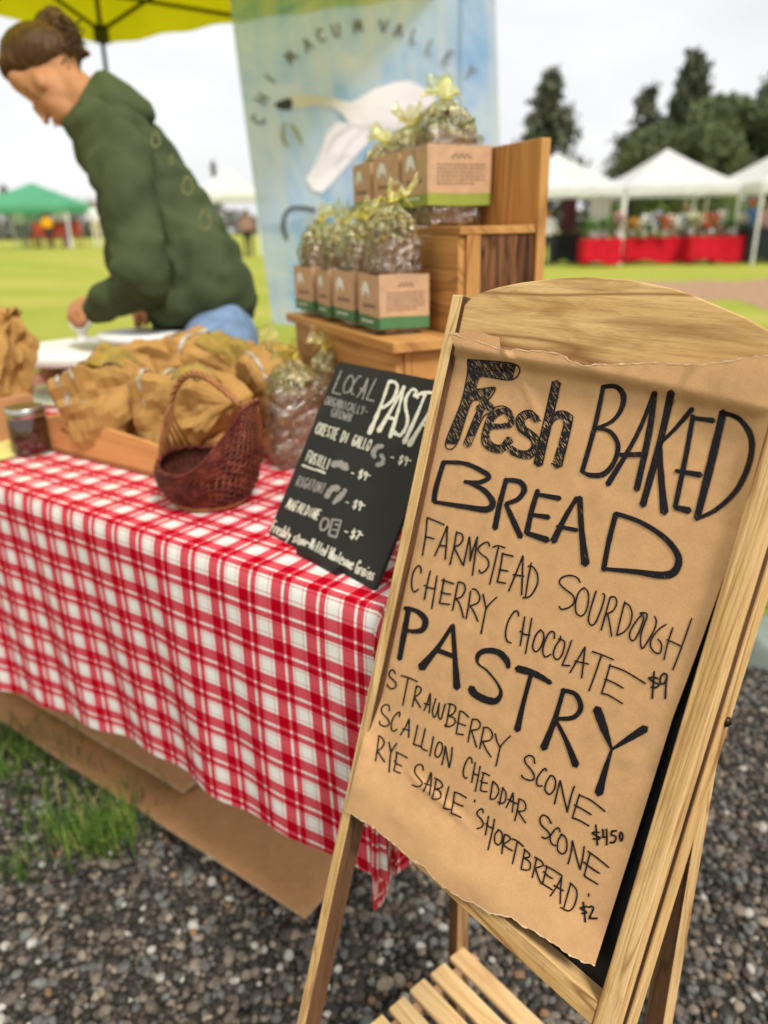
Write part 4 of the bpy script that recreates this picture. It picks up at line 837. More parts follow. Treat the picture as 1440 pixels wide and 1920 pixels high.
u1 = pasta_bag('pasta_bag', 'front pasta bag with olive-banded label on the top step, upright clear neck with yellow canopy light painted in', D(.172, .181, ZU + .001), RZ - .02, BANDO, hw=.056, hd=.046, ht=.228, lz0=.032, lz1=.121, seed=3)
u2 = pasta_bag('pasta_bag', 'pasta bag directly behind the front one on the top step', D(.283, .176, ZU + .001), RZ + .05, BANDO, hw=.053, hd=.045, ht=.198, lz0=.030, lz1=.118, seed=5)
pasta_bag('pasta_bag', 'rearmost pasta bag on the top step, in front of the painted bird', D(.392, .176, ZU + .001), RZ - .04, BANDO, hw=.050, hd=.044, ht=.180, lz0=.028, lz1=.112, seed=6)
# unlabelled bags standing on the cloth behind the chalkboard
for i, (px, py, d, lab) in enumerate([(556, 868, .0, 'clear pasta bag on the tablecloth between wicker basket and chalkboard'), (622, 830, .05, 'clear pasta bag standing behind the top of the chalkboard'), (520, 815, .1, 'clear pasta bag behind the basket neck, against the kraft bags')]):
    q = onz(px, py, TZ + .003)
    pasta_bag('pasta_bag', lab, q, RZ + .3 * i, BANDG, hw=.044, hd=.036, ht=.215, seed=11 + i, label_on=False, group='unlabelled pasta bags on the tablecloth')

# ------------------------------------------------------------------ wicker basket
WICK = NT('wicker'); t = WICK; c = t.coord(); n = t.noise(c, 60, 4); n2 = t.noise(c, 300, 2)
t.pbr(t.ramp(n, [(.3, (.050, .010, .008)), (.55, (.125, .024, .017)), (.75, (.25, .065, .036))]), .38, t.bump(n2, .3, .001)); WICK = t.m
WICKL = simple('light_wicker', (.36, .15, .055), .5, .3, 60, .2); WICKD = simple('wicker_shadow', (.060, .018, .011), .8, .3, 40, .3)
bc = onz(396, 936, TZ + .003); bcd = pix(bc)[2]; bk = bcd / F    # metres per pixel at the basket
basket = thing('wicker_basket', 'dark red-brown wicker egg basket with tall curved neck and arched handle, on tablecloth', 'basket', bc)
cx = nrm(np.array([.90, -.44, 0])); cy = nrm(np.array([.44, .90, 0]))   # basket axes: neck towards cx
def brad(z): return float(np.interp(z, [0, .012, .035, .06, .085, .12, .16, .20], [.044, .060, .072, .075, .070, .055, .038, .026]))
def bheight(th): return .058 + .098 * math.exp(-(th / 1.05) ** 4) + .012 * math.exp(-((abs(th) - math.pi) / .8) ** 2)
def bpt(th, z, dr=0.):
    r = brad(z) + dr; sh = max(0, z - .05) * .50; sq = 1.0
    return bc + cx * (r * math.cos(th) * 1.04 + sh) + cy * (r * math.sin(th) * sq * (1 - .25 * max(0, (z - .07) / .12))) + ZZ * z
mb = MB(); NT_ = 72
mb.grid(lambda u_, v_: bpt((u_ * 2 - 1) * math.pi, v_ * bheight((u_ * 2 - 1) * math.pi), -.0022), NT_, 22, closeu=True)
mb.add([bpt(a, .002) for a in np.linspace(-math.pi, math.pi, 25)[:-1]], [tuple(range(24))]); mb.build('gap_shade_shell', WICKD, basket, True)  # dark shell behind the weave stands in for shade in its gaps
mb = MB(); rows = 30
for k in range(rows):
    v = (k + .5) / rows; path = []
    for j in range(96):
        th = (j / 96 * 2 - 1) * math.pi; path.append(bpt(th, v * bheight(th), .0012 * math.sin(th * 24 + math.pi * (k % 2))))
    mb.tube(path, .0020, 5, True)
wv_ = mb.build('woven_wall', WICK, basket, True)
mb = MB()
for j in range(48):
    th = (j / 48 * 2 - 1) * math.pi; mb.tube([bpt(th, z * bheight(th), .0004) for z in np.linspace(.02, 1.03, 8)], .0013, 4)
mb.build('stake', WICKL, basket, True)['kind'] = 'stuff'
mb = MB()
for o_ in (0, 1): mb.tube([bpt((j / 80 * 2 - 1) * math.pi, bheight((j / 80 * 2 - 1) * math.pi) + .0015 * math.sin(j * .9 + o_ * 3), .0015 * math.cos(j * .9 + o_ * 3)) for j in range(80)], .0026, 6, True)
mb.build('rim', WICK, basket, True)
mb = MB(); mb.tube([bc + cx * .052 * math.cos(a) + cy * .052 * math.sin(a) + ZZ * .003 for a in np.linspace(0, 6.283, 41)[:-1]], .0042, 8, True); mb.build('foot_ring', WICKL, basket, True)
ax_, az_ = (-.080, .054), (.070, .152)
def hp(k, off=0):    # handle arc in the basket's long plane
    x = ax_[0] + (az_[0] - ax_[0]) * k; z = ax_[1] + (az_[1] - ax_[1]) * k; bow = math.sin(math.pi * k ** .85); return bc + cx * (x - .012 * bow) + ZZ * (z + .086 * bow) + cy * off
mb = MB()
for o_ in range(4): mb.tube([hp(k, .0035 * math.cos(k * 26 + o_ * 1.57)) + ZZ * .0035 * math.sin(k * 26 + o_ * 1.57) for k in np.linspace(0, 1, 60)], .0024, 6)
for o_ in range(7): a = math.pi + (o_ - 3) * .17; mb.tube([bpt(a, bheight(a)), hp(.10 + .015 * abs(o_ - 3), (3 - o_) * .004), hp(.28, (o_ - 3) * .001)], .0022, 5)
mb.build('handle', WICKL, basket, True)
mb = MB(); mb.sphere(bc + ZZ * .035, (.045, .045, .006), 20, 8); mb.build('woven_base', simple('straw_lining', (.40, .33, .10), .8, .3, 60, .4), basket, True)

# ------------------------------------------------------------------ tray with loaf bags
tray = thing('wooden_tray', 'orange wooden tray with slotted side, holding the kraft bread bags', 'tray', TP(.72, .3))
TA0, TA1, TB0, TB1 = .50, 1.02, .160, .46
def trayside(b, nm):
    mb = MB(); pts_ = [(TA0 - .01, TZ + .004), (TA1 - .035, TZ + .004)]
    for k in range(13): a = k / 12; pts_.append((TA1 + .012 - (TA1 - TA0) * a, TZ + .052 + .018 * math.sin(math.pi * a) - (0.012 if k == 12 else 0)))
    pts_ = pts_[:2] + pts_[2:]
    # slot as a hole: split into outline + hole
    hc, hw_, hh_ = .80, .040, .0062; hz = TZ + .048; hole = [(hc + hw_ * math.cos(a) * (1 if abs(math.cos(a)) < .9 else 1), hz + hh_ * math.sin(a)) for a in np.linspace(0, 2 * math.pi, 17)[:-1]]
    o3 = [Vector((p[0], p[1], 0)) for p in pts_]; h3 = [Vector((p[0], p[1], 0)) for p in hole]; tri = tessellate_polygon([o3, h3]); allp = pts_ + hole
    for dd in (0, .009): mb.add([TP(p[0], b + dd, p[1]) for p in allp], [tuple(q) for q in tri], allp)
    for ring, n_ in ((list(range(len(pts_))), 0), (list(range(len(pts_), len(allp))), 0)):
        for i in range(len(ring)):
            p, q = allp[ring[i]], allp[ring[(i + 1) % len(ring)]]; mb.add([TP(p[0], b, p[1]), TP(q[0], b, q[1]), TP(q[0], b + .009, q[1]), TP(p[0], b + .009, p[1])], [(0, 1, 2, 3)], [p, q, q, p])
    mb.build(nm, TRAYW, tray)
trayside(TB0, 'side_board'); trayside(TB1, 'side_board')
mb = MB(); mb.obox(TP((TA0 + TA1) / 2 - .01, (TB0 + TB1) / 2, TZ + .0075), E1, E2, ZZ, ((TA1 - TA0) / 2 - .02, (TB1 - TB0) / 2, .004)); mb.build('base_board', TRAYW, tray)
for a in (TA0 + .012, TA1 - .06): mb = MB(); mb.obox(TP(a, (TB0 + TB1) / 2 + .0045, TZ + .030), E2, E1, ZZ, ((TB1 - TB0) / 2 - .006, .005, .018)); mb.build('end_board', TRAYW, tray)
WIRE = simple('pale_tin_tie', (.52, .47, .40), .35, .35, 30, .3, Metallic=.4); WIND = simple('bag_window_film', (.30, .20, .04), .12, .5, 25, .6)
BREAD = simple('bread_crust', (.36, .17, .05), .8, .4, 30, .7)
def kraft_bag(lab, p0, p1, w0, h0, seed, z=None, ties=2, top='roll', name='bread_bag', group='crumpled kraft bread bags on the tray', fold=1.0):
    """paper bag lying from p0 (bottom) to p1 (mouth), width w0, height h0"""
    p0 = np.asarray(p0, float); p1 = np.asarray(p1, float); ax = nrm(p1 - p0); L_ = np.linalg.norm(p1 - p0); sx = nrm(np.cross(ax, ZZ)); uz = nrm(np.cross(sx, ax))
    e = thing(name, lab, 'paper bag', (p0 + p1) / 2 - ZZ * h0 / 2, 0, group)
    mb = MB()
    def f(u_, v_):
        a = u_ * 6.2832; k = float(np.interp(v_, [0, .04, .12, .55, .80, .92, 1], [.55, .86, 1, 1, .84, .55, .42])); kh = float(np.interp(v_, [0, .04, .12, .5, .80, .93, 1], [.5, .85, 1, .96, .62, .20, .10]))
        x, y = sup(a, w0 / 2 * k, h0 / 2 * kh, 5.5); p = p0 + ax * L_ * v_ + sx * x + uz * y
        d = crumple(np.array([x * 1.0, y * 1.0, L_ * v_ * .38]), 15, .020 * fold, seed) + crumple(np.array([x + v_ * .05, y, L_ * v_]), 5, .012 * fold, seed + 3); q = nrm(sx * x + uz * y + 1e-6); return p + q * d * (.55 + .9 * v_)
    jt = np.random.default_rng(seed).normal(0, .0010, (19, 33, 3)); ff = lambda u_, v_: f(u_, v_) + jt[int(round(v_ * 18)), int(round(u_ * 32)) % 32]
    mb.grid(ff, 32, 18, closeu=True); mb.add([ff(i / 32, 0) for i in range(32)], [tuple(range(32))[::-1]]); mb.add([ff(i / 32, 1) for i in range(32)], [tuple(range(32))])
    mb.build('paper', KRAFTBAG, e)
    if ties:
        mw = MB(); mw.grid(lambda u_, v_: np.array(f(.14 + .18 * u_, .50 + .34 * v_)) + uz * .0035 + sx * .002, 6, 5); mw.build('bag_window', WIND, e)
    for k in range(ties):
        v = .20 + .16 * k; mb2 = MB(); vs = []
        for i in range(23): q = np.array(f(.02 + .46 * i / 22, v)) + uz * .0025; q2 = np.array(f(.02 + .46 * i / 22, v + .042)) + uz * .0025; vs += [q, q2]
        mb2.add(vs, [(2 * i, 2 * i + 1, 2 * i + 3, 2 * i + 2) for i in range(22)]); mb2.build('tin_tie', WIRE, e)
    return e
kraft_bag('leftmost crumpled kraft bread bag with two pale ties, in the tray', at(140, 768, 1.38), at(305, 716, 1.33), .15, .150, 1)
kraft_bag('crumpled kraft bread bag behind the basket handle, second in the tray', at(285, 772, 1.30), at(452, 752, 1.20), .12, .130, 4, ties=1)
kraft_bag('long kraft bread bag lying at the back of the tray below the jeans', at(325, 672, 1.52), at(478, 712, 1.44), .13, .12, 7)
kraft_bag('kraft bread bag leaning against the display stand, behind the basket neck', at(462, 738, 1.36), at(575, 690, 1.40), .12, .13, 9, ties=1)
kraft_bag('kraft bread bag in the middle of the pile, mouth open to the right', at(235, 705, 1.50), at(400, 690, 1.46), .13, .13, 12, ties=0)
# big bag and box at the left edge
q0 = onz(-40, 880, TZ)
kraft_bag('large crumpled kraft bag standing on a brown box at the left edge', at(-30, 770, 1.50), at(18, 580, 1.52), .14, .12, 21, ties=0, name='paper_bag', group=None, fold=1.6)
mb = MB(); bq = at(-45, 790, 1.50); bq[2] = TZ + .045; mb.obox(bq, E1, E2, ZZ, (.10, .075, .042)); o = bevel(mb.build('cardboard_box', CARD), .002); tag(o, 'low brown cardboard box on the tablecloth below the large kraft bag', 'box')
mb = MB(); cq = onz(8, 858, TZ); mb.grid(lambda u_, v_: cq + E1 * (-.02 + .16 * u_) + E2 * (.09 * v_ - .03) + ZZ * (.003 + .006 * math.sin(u_ * 3) * v_), 8, 4); o = mb.build('paper_card', simple('yellow_card', (.66, .58, .20), .7, .1, 20, .05)); tag(o, 'pale yellow card lying on the tablecloth in front of the box', 'card')
# glass jar
jq = onz(62, 848, TZ + .002); jk = pix(jq)[2] / F; jar = thing('glass_jar', 'small glass jar of dark jam with silver lid on the left of the tablecloth', 'jar', jq)
r_ = 33 * jk; mb = MB(); mb.lathe([(0, .002), (r_ * .86, .002), (r_, .008), (r_, .060), (r_ * .88, .070)], 28, jq); mb.build('jam', simple('dark_jam', (.09, .030, .022), .25, .5, 60, .2), jar, True)
mb = MB(); mb.lathe([(0, 0), (r_ * .95, 0), (r_ * 1.06, .008), (r_ * 1.06, .062), (r_ * .92, .072), (r_ * .92, .078)], 28, jq); mb.build('glass', GLASSY, jar, True)
mb = MB(); mb.lathe([(r_ * 1.02, .070), (r_ * 1.04, .071), (r_ * 1.04, .086), (r_ * .99, .088), (r_ * .9, .0865), (0, .0865)], 28, jq); mb.build('lid', STEEL, jar, True)
# covered glass cake stand
gq = onz(172, 738, TZ + .002); gk = pix(gq)[2] / F; dome = thing('cake_container', 'round clear cake container with white lid and knob under her hand', 'cake container', gq)
gr = 124 * gk * .93
gh = pix(gq)[1]
GZ = at(172, 658, pix(gq)[2] - .02)[2] - gq[2]    # rim height
mb = MB(); mb.lathe([(gr * 1.02, GZ - .012), (gr * 1.05, GZ - .004), (gr * 1.05, GZ + .010), (gr * .98, GZ + .018), (gr * .6, GZ + .026), (gr * .12, GZ + .030), (0, GZ + .030)], 48, gq); mb.build('lid', WHITEP, dome, True)
mb = MB(); mb.lathe([(.012, GZ + .028), (.010, GZ + .050), (.024, GZ + .062), (.026, GZ + .072), (.018, GZ + .080), (0, GZ + .081)], 24, gq); mb.build('knob', WHITEP, dome, True)
mb = MB(); mb.lathe([(0, .010), (gr * .9, .010), (gr, .016), (gr, GZ - .012)], 48, gq); mb.build('glass_wall', GLASSY, dome, True)
mb = MB(); mb.lathe([(0, .0), (gr * 1.0, .0), (gr * 1.06, .006), (gr * 1.06, .012), (0, .012)], 48, gq); mb.build('base_plate', simple('pale_plate', (.62, .64, .50), .4), dome, True)
for k in range(9):
    a = k * .7; mb = MB(); mb.sphere(gq + np.array([math.cos(a) * gr * .55, math.sin(a) * gr * .55, .035 + .012 * (k % 3)]), (.030, .026, .020), 12, 8); o = tag(mb.build('pastry', BREAD if k % 2 else simple('dark_pastry', (.09, .045, .02), .7, .4, 40, .5), None, True), ['dark','golden'][k % 2] + ' pastry inside the clear cake container', 'pastry', ['dark','golden'][k % 2] + ' pastries in the cake container')
# second white lid behind
wq = TP(1.02, .50, TZ + .012); r2_ = .095; o = thing('white_tub', 'white tub with flat white lid behind the bread bags, right of the cake container', 'tub', wq)
mb = MB(); mb.lathe([(0, 0), (r2_ * .85, 0), (r2_ * .95, .15)], 32, wq); mb.build('tub_wall', WHITEP, o, True); mb = MB(); mb.lathe([(r2_ * .98, .148), (r2_, .150), (r2_, .163), (0, .166)], 32, wq); mb.build('lid', WHITEP, o, True)

# ================================================================== THE SELLER
PD = 1.76
def pz(x, y, dz=0.): return at(x, y, PD - dz)
pm_ = PD / F
person = thing('person', 'person in dark green hoodie and blue jeans bending over the table, hair in a bun', 'person', (pz(420, 610)[0], pz(420, 610)[1], 0))
def axes(fx, fy):
    f = nrm(pz(300 + fx, 300 + fy) - pz(300, 300)); d = nrm(pz(300, 300, .1) - pz(300, 300)); g = nrm(np.cross(f, d)); d = np.cross(g, f); return [f, g, d] if np.cross(f, g) @ d > 0 else [f, g, -d]
def capz(mb, x0, y0, d0, r0, x1, y1, d1, r1): mb.capsule(pz(x0, y0, d0), r0 * pm_, pz(x1, y1, d1), r1 * pm_)
HA = axes(.816, .58)
mb = MB()
mb.sphere(pz(84, 120), (.084, .078, .060), 20, 14, HA)                       # skull
mb.sphere(pz(100, 171), (.094, .054, .056), 20, 14, HA)                      # face
mb.sphere(pz(127, 218), (.030, .030, .040), 14, 10, HA); mb.sphere(pz(122, 205), (.040, .034, .048), 14, 10, HA)
[mb.sphere(pz(46 + 92 * k / 12, 151 + 66 * k / 12), (.034, .033, .047), 14, 10, HA) for k in range(13)]; mb.capsule(pz(68, 203), .010, pz(84, 219), .0105); mb.sphere(pz(86, 228), (.008, .008, .013), 10, 8, HA)   # nose
mb.sphere(pz(106, 229), (.009, .009, .020), 10, 8, HA)
mb.sphere(pz(75, 150, .058), (.024, .015, .009), 12, 8, axes(.5, .86)); mb.sphere(pz(72, 147, -.060), (.030, .019, .012), 12, 8, axes(.5, .86))
capz(mb, 128, 160, 0, 38, 200, 225, 0, 44)                                    # neck
kx, ky = 150, 604
for sgn, (hx, hy, hd, wx, wy) in ((1, (154, 578, .055, 196, 577)), (-1, (262, 580, -.10, 262, 548))):
    capz(mb, wx, wy, hd, 17, hx + (10 if sgn > 0 else 0), hy, hd, 20); mb.sphere(pz(hx, hy, hd), (.036, .024, .034), 14, 10, axes(-.9, .45) if sgn > 0 else axes(.1, 1))
    for k in range(4):
        o = (k - 1.5) * .017; L1 = (.030, .034, .032, .026)[k] / pm_
        if sgn > 0: a = (hx - 12, hy + 3); b = (hx - 12 - L1 * .45, hy + L1 * .62); c = (hx - 6 - L1 * .2, hy + L1 * 1.25)
        else: a = (hx - 2, hy + 10); b = (hx - 6, hy + 10 + L1 * .7); c = (hx - 2, hy + 10 + L1 * 1.3)
        mb.capsule(pz(*a, hd + o), .0090, pz(*b, hd + o), .0082); mb.capsule(pz(*b, hd + o), .0082, pz(*c, hd + o * .8), .0070)
    t0, t1, t2 = ((hx + 2, hy + 8), (hx + 4, hy + 24), (hx - 4, hy + 34)) if sgn > 0 else ((hx + 6, hy + 2), (hx + 14, hy + 14), (hx + 12, hy + 28))
    mb.capsule(pz(*t0, hd + .022), .0105, pz(*t1, hd + .034), .0092); mb.capsule(pz(*t1, hd + .034), .0092, pz(*t2, hd + .024), .0078)
for pth in ([(200, 225, 0), (216, 275, .12), (238, 370, .19), (264, 505, .205), (200, 576, .06)], [(200, 225, 0), (214, 275, -.12), (232, 400, -.165), (236, 490, -.155), (262, 560, -.10)]):
    for q0, q1 in zip(pth[:-1], pth[1:]): capz(mb, q0[0], q0[1], q0[2], 20, q1[0], q1[1], q1[2], 18)
body_ = remesh(mb.build('body', SKIN, person), .0045, 9)
TA = axes(.515, .857); mb = MB()
for (x, y, rp, rl) in [(212, 262, .088, .130), (235, 290, .098, .145), (262, 330, .106, .145), (290, 375, .110, .138), (318, 420, .112, .130), (345, 465, .113, .130), (370, 510, .112, .138), (390, 550, .110, .148), (398, 572, .106, .152)]:
    mb.sphere(pz(x, y), (.085, rp, rl), 22, 14, TA)
for (x, y) in ((428, 548), (398, 572), (365, 590), (335, 598)): mb.sphere(pz(x, y), (.050, .062, .152), 18, 12, TA)
mb.capsule(pz(300, 560), .050, pz(345, 590), .060)                           # loose front hem
capz(mb, 216, 275, .130, 58, 240, 370, .205, 50); capz(mb, 240, 370, .205, 50, 266, 500, .225, 46); capz(mb, 266, 500, .225, 46, 264, 524, .21, 43); capz(mb, 264, 524, .21, 42, 186, 578, .085, 26)
capz(mb, 214, 275, -.135, 54, 232, 400, -.17, 50); capz(mb, 232, 400, -.17, 50, 236, 490, -.16, 42); capz(mb, 236, 490, -.16, 42, 260, 548, -.11, 26)
mb.capsule(pz(165, 232), .052, pz(190, 240), .075)
# soft fold rolls on the sleeve, waist and back
for (x0, y0, d0, x1, y1, d1, r) in [(210, 470, .27, 300, 452, .27, 11), (212, 505, .265, 300, 488, .27, 10), (205, 425, .25, 285, 395, .255, 9), (215, 385, .24, 270, 350, .235, 8), (215, 545, .20, 285, 515, .24, 9), (190, 556, .10, 215, 590, .11, 9), (300, 430, .15, 372, 385, .10, 9), (305, 480, .16, 400, 440, .10, 8), (330, 530, .15, 425, 480, .10, 9), (340, 575, .15, 455, 545, .08, 10), (310, 400, .15, 330, 520, .16, 8), (375, 440, .13, 350, 560, .16, 9), (430, 500, .10, 400, 580, .14, 9)]:
    capz(mb, x0, y0, d0 - .02, r, x1, y1, d1 - .02, r * .7)
hood_ = mb.build('hoodie', HOODIE, person); remesh(hood_, .0085, 5)
tx = bpy.data.textures.new('cloth_folds', 'CLOUDS'); tx.noise_scale = .085; tx.noise_depth = 1
dm = hood_.modifiers.new('folds', 'DISPLACE'); dm.texture = tx; dm.strength = .040; dm.mid_level = .5; dm.texture_coords = 'LOCAL'
mb = MB(); capz(mb, 196, 160, 0, 26, 232, 180, .02, 24); capz(mb, 232, 180, .02, 24, 268, 208, .02, 22); capz(mb, 196, 160, .02, 26, 168, 205, .07, 24); capz(mb, 168, 205, .07, 24, 158, 255, .05, 18); capz(mb, 200, 165, .05, 24, 220, 205, .10, 26); capz(mb, 220, 205, .10, 24, 275, 215, .05, 18); capz(mb, 190, 195, .06, 30, 230, 215, .05, 34)
for d in (-.07,): capz(mb, 200, 165, d, 24, 262, 205, d, 22); capz(mb, 200, 165, d, 24, 168, 220, d, 22)
remesh(mb.build('hood', HOODIE, person), .007, 4)
for nm, (x0, y0, d0, r0, x1, y1, d1, r1) in (('cuff', (196, 572, .088, 27, 180, 581, .072, 25)),): mb = MB(); capz(mb, x0, y0, d0, r0, x1, y1, d1, r1); remesh(mb.build('cuff', HOODIE, person), .006, 3)
mb = MB(); mb.sphere(pz(428, 634), (.080, .072, .128), 20, 14, TA); mb.sphere(pz(440, 612, 0), (.060, .045, .120), 20, 14, TA)
for dz in (.085, -.085):
    hp0 = pz(410, 655, dz); kn = hp0.copy(); kn[2] = .50; kn[0] -= .03; an = kn.copy(); an[2] = .07; an[0] += .02; mb.capsule(hp0, .088, kn, .062); mb.capsule(kn, .062, an, .045)
remesh(mb.build('jeans', JEANS, person), .010, 4)
for dz in (.085, -.085):
    hp0 = pz(412, 625, dz); mb = MB(); c = np.array([hp0[0] - .01, hp0[1], .045]); mb.sphere(c + np.array([.0, 0, .01]), (.055, .042, .05), 14, 10); mb.sphere(c + np.array([-.085, 0, -.01]), (.08, .043, .033), 14, 10); remesh(mb.build('shoe', BLACKM, person), .010, 3)
mb = MB(); mb.sphere(pz(76, 106), (.092, .074, .079), 20, 14, axes(1, -.08)); mb.sphere(pz(50, 126), (.055, .040, .066), 16, 10, HA); mb.sphere(pz(32, 134), (.036, .032, .058), 14, 10, HA); mb.sphere(pz(122, 120), (.036, .034, .055), 14, 10); mb.sphere(pz(28, 112), (.03, .034, .055), 14, 10)
for (x, y, r, l) in [(72, 58, 15, .026), (84, 40, 19, .03), (102, 34, 22, .032), (118, 52, 25, .034), (130, 76, 25, .034), (136, 96, 20, .03), (152, 98, 12, .02), (164, 100, 6, .01), (142, 112, 9, .014)]: mb.sphere(pz(x, y), (r * pm_, r * pm_, l), 14, 10, axes(1, 0))
hr = mb.build('hair', HAIR, person); remesh(hr, .006, 3)
tx2 = bpy.data.textures.new('hair_clumps', 'CLOUDS'); tx2.noise_scale = .02; dm = hr.modifiers.new('clumps', 'DISPLACE'); dm.texture = tx2; dm.strength = .005; dm.texture_coords = 'LOCAL'
mb = MB()
for k in range(70):   # loose strands
    a = rng.uniform(0, 6.28); x, y = 110 + 34 * math.cos(a) * rng.uniform(.6, 1.1), 74 + 40 * math.sin(a) * rng.uniform(.6, 1.1); mb.tube([pz(x, y, .03), pz(x + rng.normal(0, 14), y + rng.normal(4, 12), .045), pz(x + rng.normal(6, 18), y + rng.normal(14, 14), .03)], [.0016, .0014, .0005], 4)
mb.build('loose_strand', HAIR, hr)['kind'] = 'stuff'
mb = MB(); mb.tube([pz(70 + 15 * math.cos(a), 60 + 9 * math.sin(a), .022 * math.sin(a)) for a in np.linspace(0, 6.283, 15)[:-1]], .005, 6, True); mb.build('hair_tie', simple('orange_hair_tie', (.65, .22, .03), .7), person)
for dz in (.046, -.046):
    mb = MB(); mb.tube([pz(56, 176, dz), pz(60, 184, dz), pz(68, 188, dz)], [.001, .002, .001], 5); o = mb.build('eyelid_lashes', HAIR, person); q = o.modifiers.new('wrap', 'SHRINKWRAP'); q.target = body_; q.offset = .001; 
    mb = MB(); mb.tube([pz(42, 164, dz), pz(47, 174, dz), pz(54, 180, dz)], [.001, .0022, .001], 5); o = mb.build('eyebrow', HAIR, person); q = o.modifiers.new('wrap', 'SHRINKWRAP'); q.target = body_; q.offset = .001
mb = MB(); mb.tube([pz(104, 236, -.014), pz(103, 237, 0), pz(104, 236, .014)], [.001, .0032, .001], 6); mb.build('lips', simple('lip', (.40, .13, .09), .5), person)
# faded yellow print on the back of the hoodie
PRN = simple('faded_yellow_print', (.125, .13, .055), .9, .3, 60, .1)
for (x, y, r_) in [(352, 348, 17), (292, 262, 14), (384, 412, 18), (322, 300, 9)]:
    mb = MB(); mb.grid(lambda u_, v_: pz(x + (r_ - 6 * v_ + 2 * math.sin(u_ * 19)) * math.cos(u_ * 6.2832) * .7, y + (r_ - 6 * v_) * math.sin(u_ * 6.2832) * 1.15, .30), 28, 2, closeu=True); o = mb.build('back_print', PRN, person)
    q = o.modifiers.new('wrap', 'SHRINKWRAP'); q.target = hood_; q.wrap_method = 'PROJECT'; q.use_project_y = True; q.use_positive_direction = True; q.offset = .003
# ================================================================== CANOPY
K0 = at(192, 86, 4.2); DA = nrm(np.array([.919, -.394, 0])); DB = nrm(np.array([-.45, -.893, 0])); LA, LB = 2.18, 3.3; EZ = K0[2]
def KP(a, b, z): q = K0 + DA * a + DB * b; q = q.copy(); q[2] = z; return q
can = thing('canopy', 'yellow-green pop-up canopy over the stall with black folding frame', 'canopy', KP(LA / 2, LB / 2, 0))
HV = .26
mb = MB(); cs = [(0, 0), (LA, 0), (LA, LB), (0, LB)]
for i in range(4):
    (a0, b0), (a1, b1) = cs[i], cs[(i + 1) % 4]
    mb.grid(lambda u_, v_: KP(a0 + (a1 - a0) * u_, b0 + (b1 - b0) * u_, EZ + .0 + HV * v_ + (.006 * math.sin(u_ * 40) + .02 * math.sin(u_ * math.pi)) * (1 - v_)), 40, 4)
mb.build('valance', CANOPY, can, True)
mb = MB(); pk = KP(LA / 2, LB / 2, EZ + HV + .75)
for i in range(4):
    (a0, b0), (a1, b1) = cs[i], cs[(i + 1) % 4]
    def rf(u_, v_): p = KP(a0 + (a1 - a0) * u_, b0 + (b1 - b0) * u_, EZ + HV); q = p * (1 - v_) + pk * v_; q = q.copy(); q[2] -= .05 * math.sin(v_ * math.pi); return q
    mb.grid(rf, 16, 10)
mb.build('roof', CANOPY, can, True)
for (a, b) in cs:
    da, db_ = (.045 if a == 0 else -.045), (.045 if b == 0 else -.045)
    mb = MB(); mb.obox(KP(a + da, b + db_, (EZ + HV) / 2), ZZ, DA, np.array([-DA[1], DA[0], 0]), ((EZ + HV) / 2, .0085, .0085)); mb.build('post', BLACKM, can)
    mb = MB(); mb.obox(KP(a + da, b + db_, EZ + .045), ZZ, DA, np.array([-DA[1], DA[0], 0]), (.045, .030, .030)); bevel(mb.build('slider_bracket', simple('dark_bracket', (.05, .05, .045), .5), can), .004)
    sa, sb = (1 if a == 0 else -1), (1 if b == 0 else -1)
    for (pa, pb) in ((LA / 2, 0), (0, LB / 2)):
        for (z0, z1) in ((EZ + .06, EZ + HV + .10), (EZ + HV - .02, EZ + .02)):
            mb = MB(); mb.tube([KP(a + da, b + db_, z0), KP(a + da + sa * min(pa, .95), b + db_ + sb * min(pb, .95), z1)], .010, 6); mb.build('scissor_bar', BLACKM, can)
    mb = MB(); mb.tube([KP(a + da, b + db_, EZ + HV - .01), pk - ZZ * .03], .011, 6); mb.build('rafter', BLACKM, can)

# ================================================================== BANNER
def banner_mat():
    t = NT('printed_banner_fabric'); uv = t.coord('UV'); n1 = t.noise(uv, 2.6, 5, .6, .6)
    st = t.noise(t.mapping(uv, (11, .9, 1), (0, 0, R(14))), 1, 3, .5, .3); c = t.ramp(n1, [(.38, (.17, .38, .74)), (.5, (.36, .52, .82)), (.62, (.62, .66, .74))])
    c = t.mix(t.ramp(st, [(.40, (0, 0, 0)), (.66, (.8, .8, .8))]), c, (.58, .61, .66)); c = t.mix(t.ramp(t.noise(uv, 7, 4), [(.5, (0, 0, 0)), (.8, (.25, .25, .25))]), c, (.52, .52, .46))
    d = t.n('ShaderNodeBsdfDiffuse'); q = t.n('ShaderNodeBsdfTranslucent'); tr = t.n('ShaderNodeBsdfTransparent'); m = t.n('ShaderNodeMixShader', i_0=.5); m2 = t.n('ShaderNodeMixShader', i_0=.16)
    t.l(c, d.inputs[0]); t.l(c, q.inputs[0]); t.l(d.outputs[0], m.inputs[1]); t.l(q.outputs[0], m.inputs[2]); t.l(m.outputs[0], m2.inputs[1]); t.l(tr.outputs[0], m2.inputs[2]); t.l(m2.outputs[0], t.out.inputs[0]); return t.m
BD = 3.18
def bpl(x, y, lift=0.): return at(x, y, BD - lift + .006 * math.sin(x * .035 + y * .008) + .012 * math.sin(y * .006))
ban = thing('banner', 'pale blue fabric banner with a painted white bird and arched lettering, behind the stand', 'banner', bpl(700, 600))
mb = MB()
def bg_(u_, v_):
    xl = 424 + 88 * max(0, v_) ** 1.1; xr = 927 + 20 * v_; return bpl(xl + (xr - xl) * u_, -70 + 676 * v_ + 10 * u_ * v_ + 4 * math.sin(u_ * 9) * v_)
mb.grid(bg_, 60, 50); mb.build('fabric', banner_mat(), ban, True)
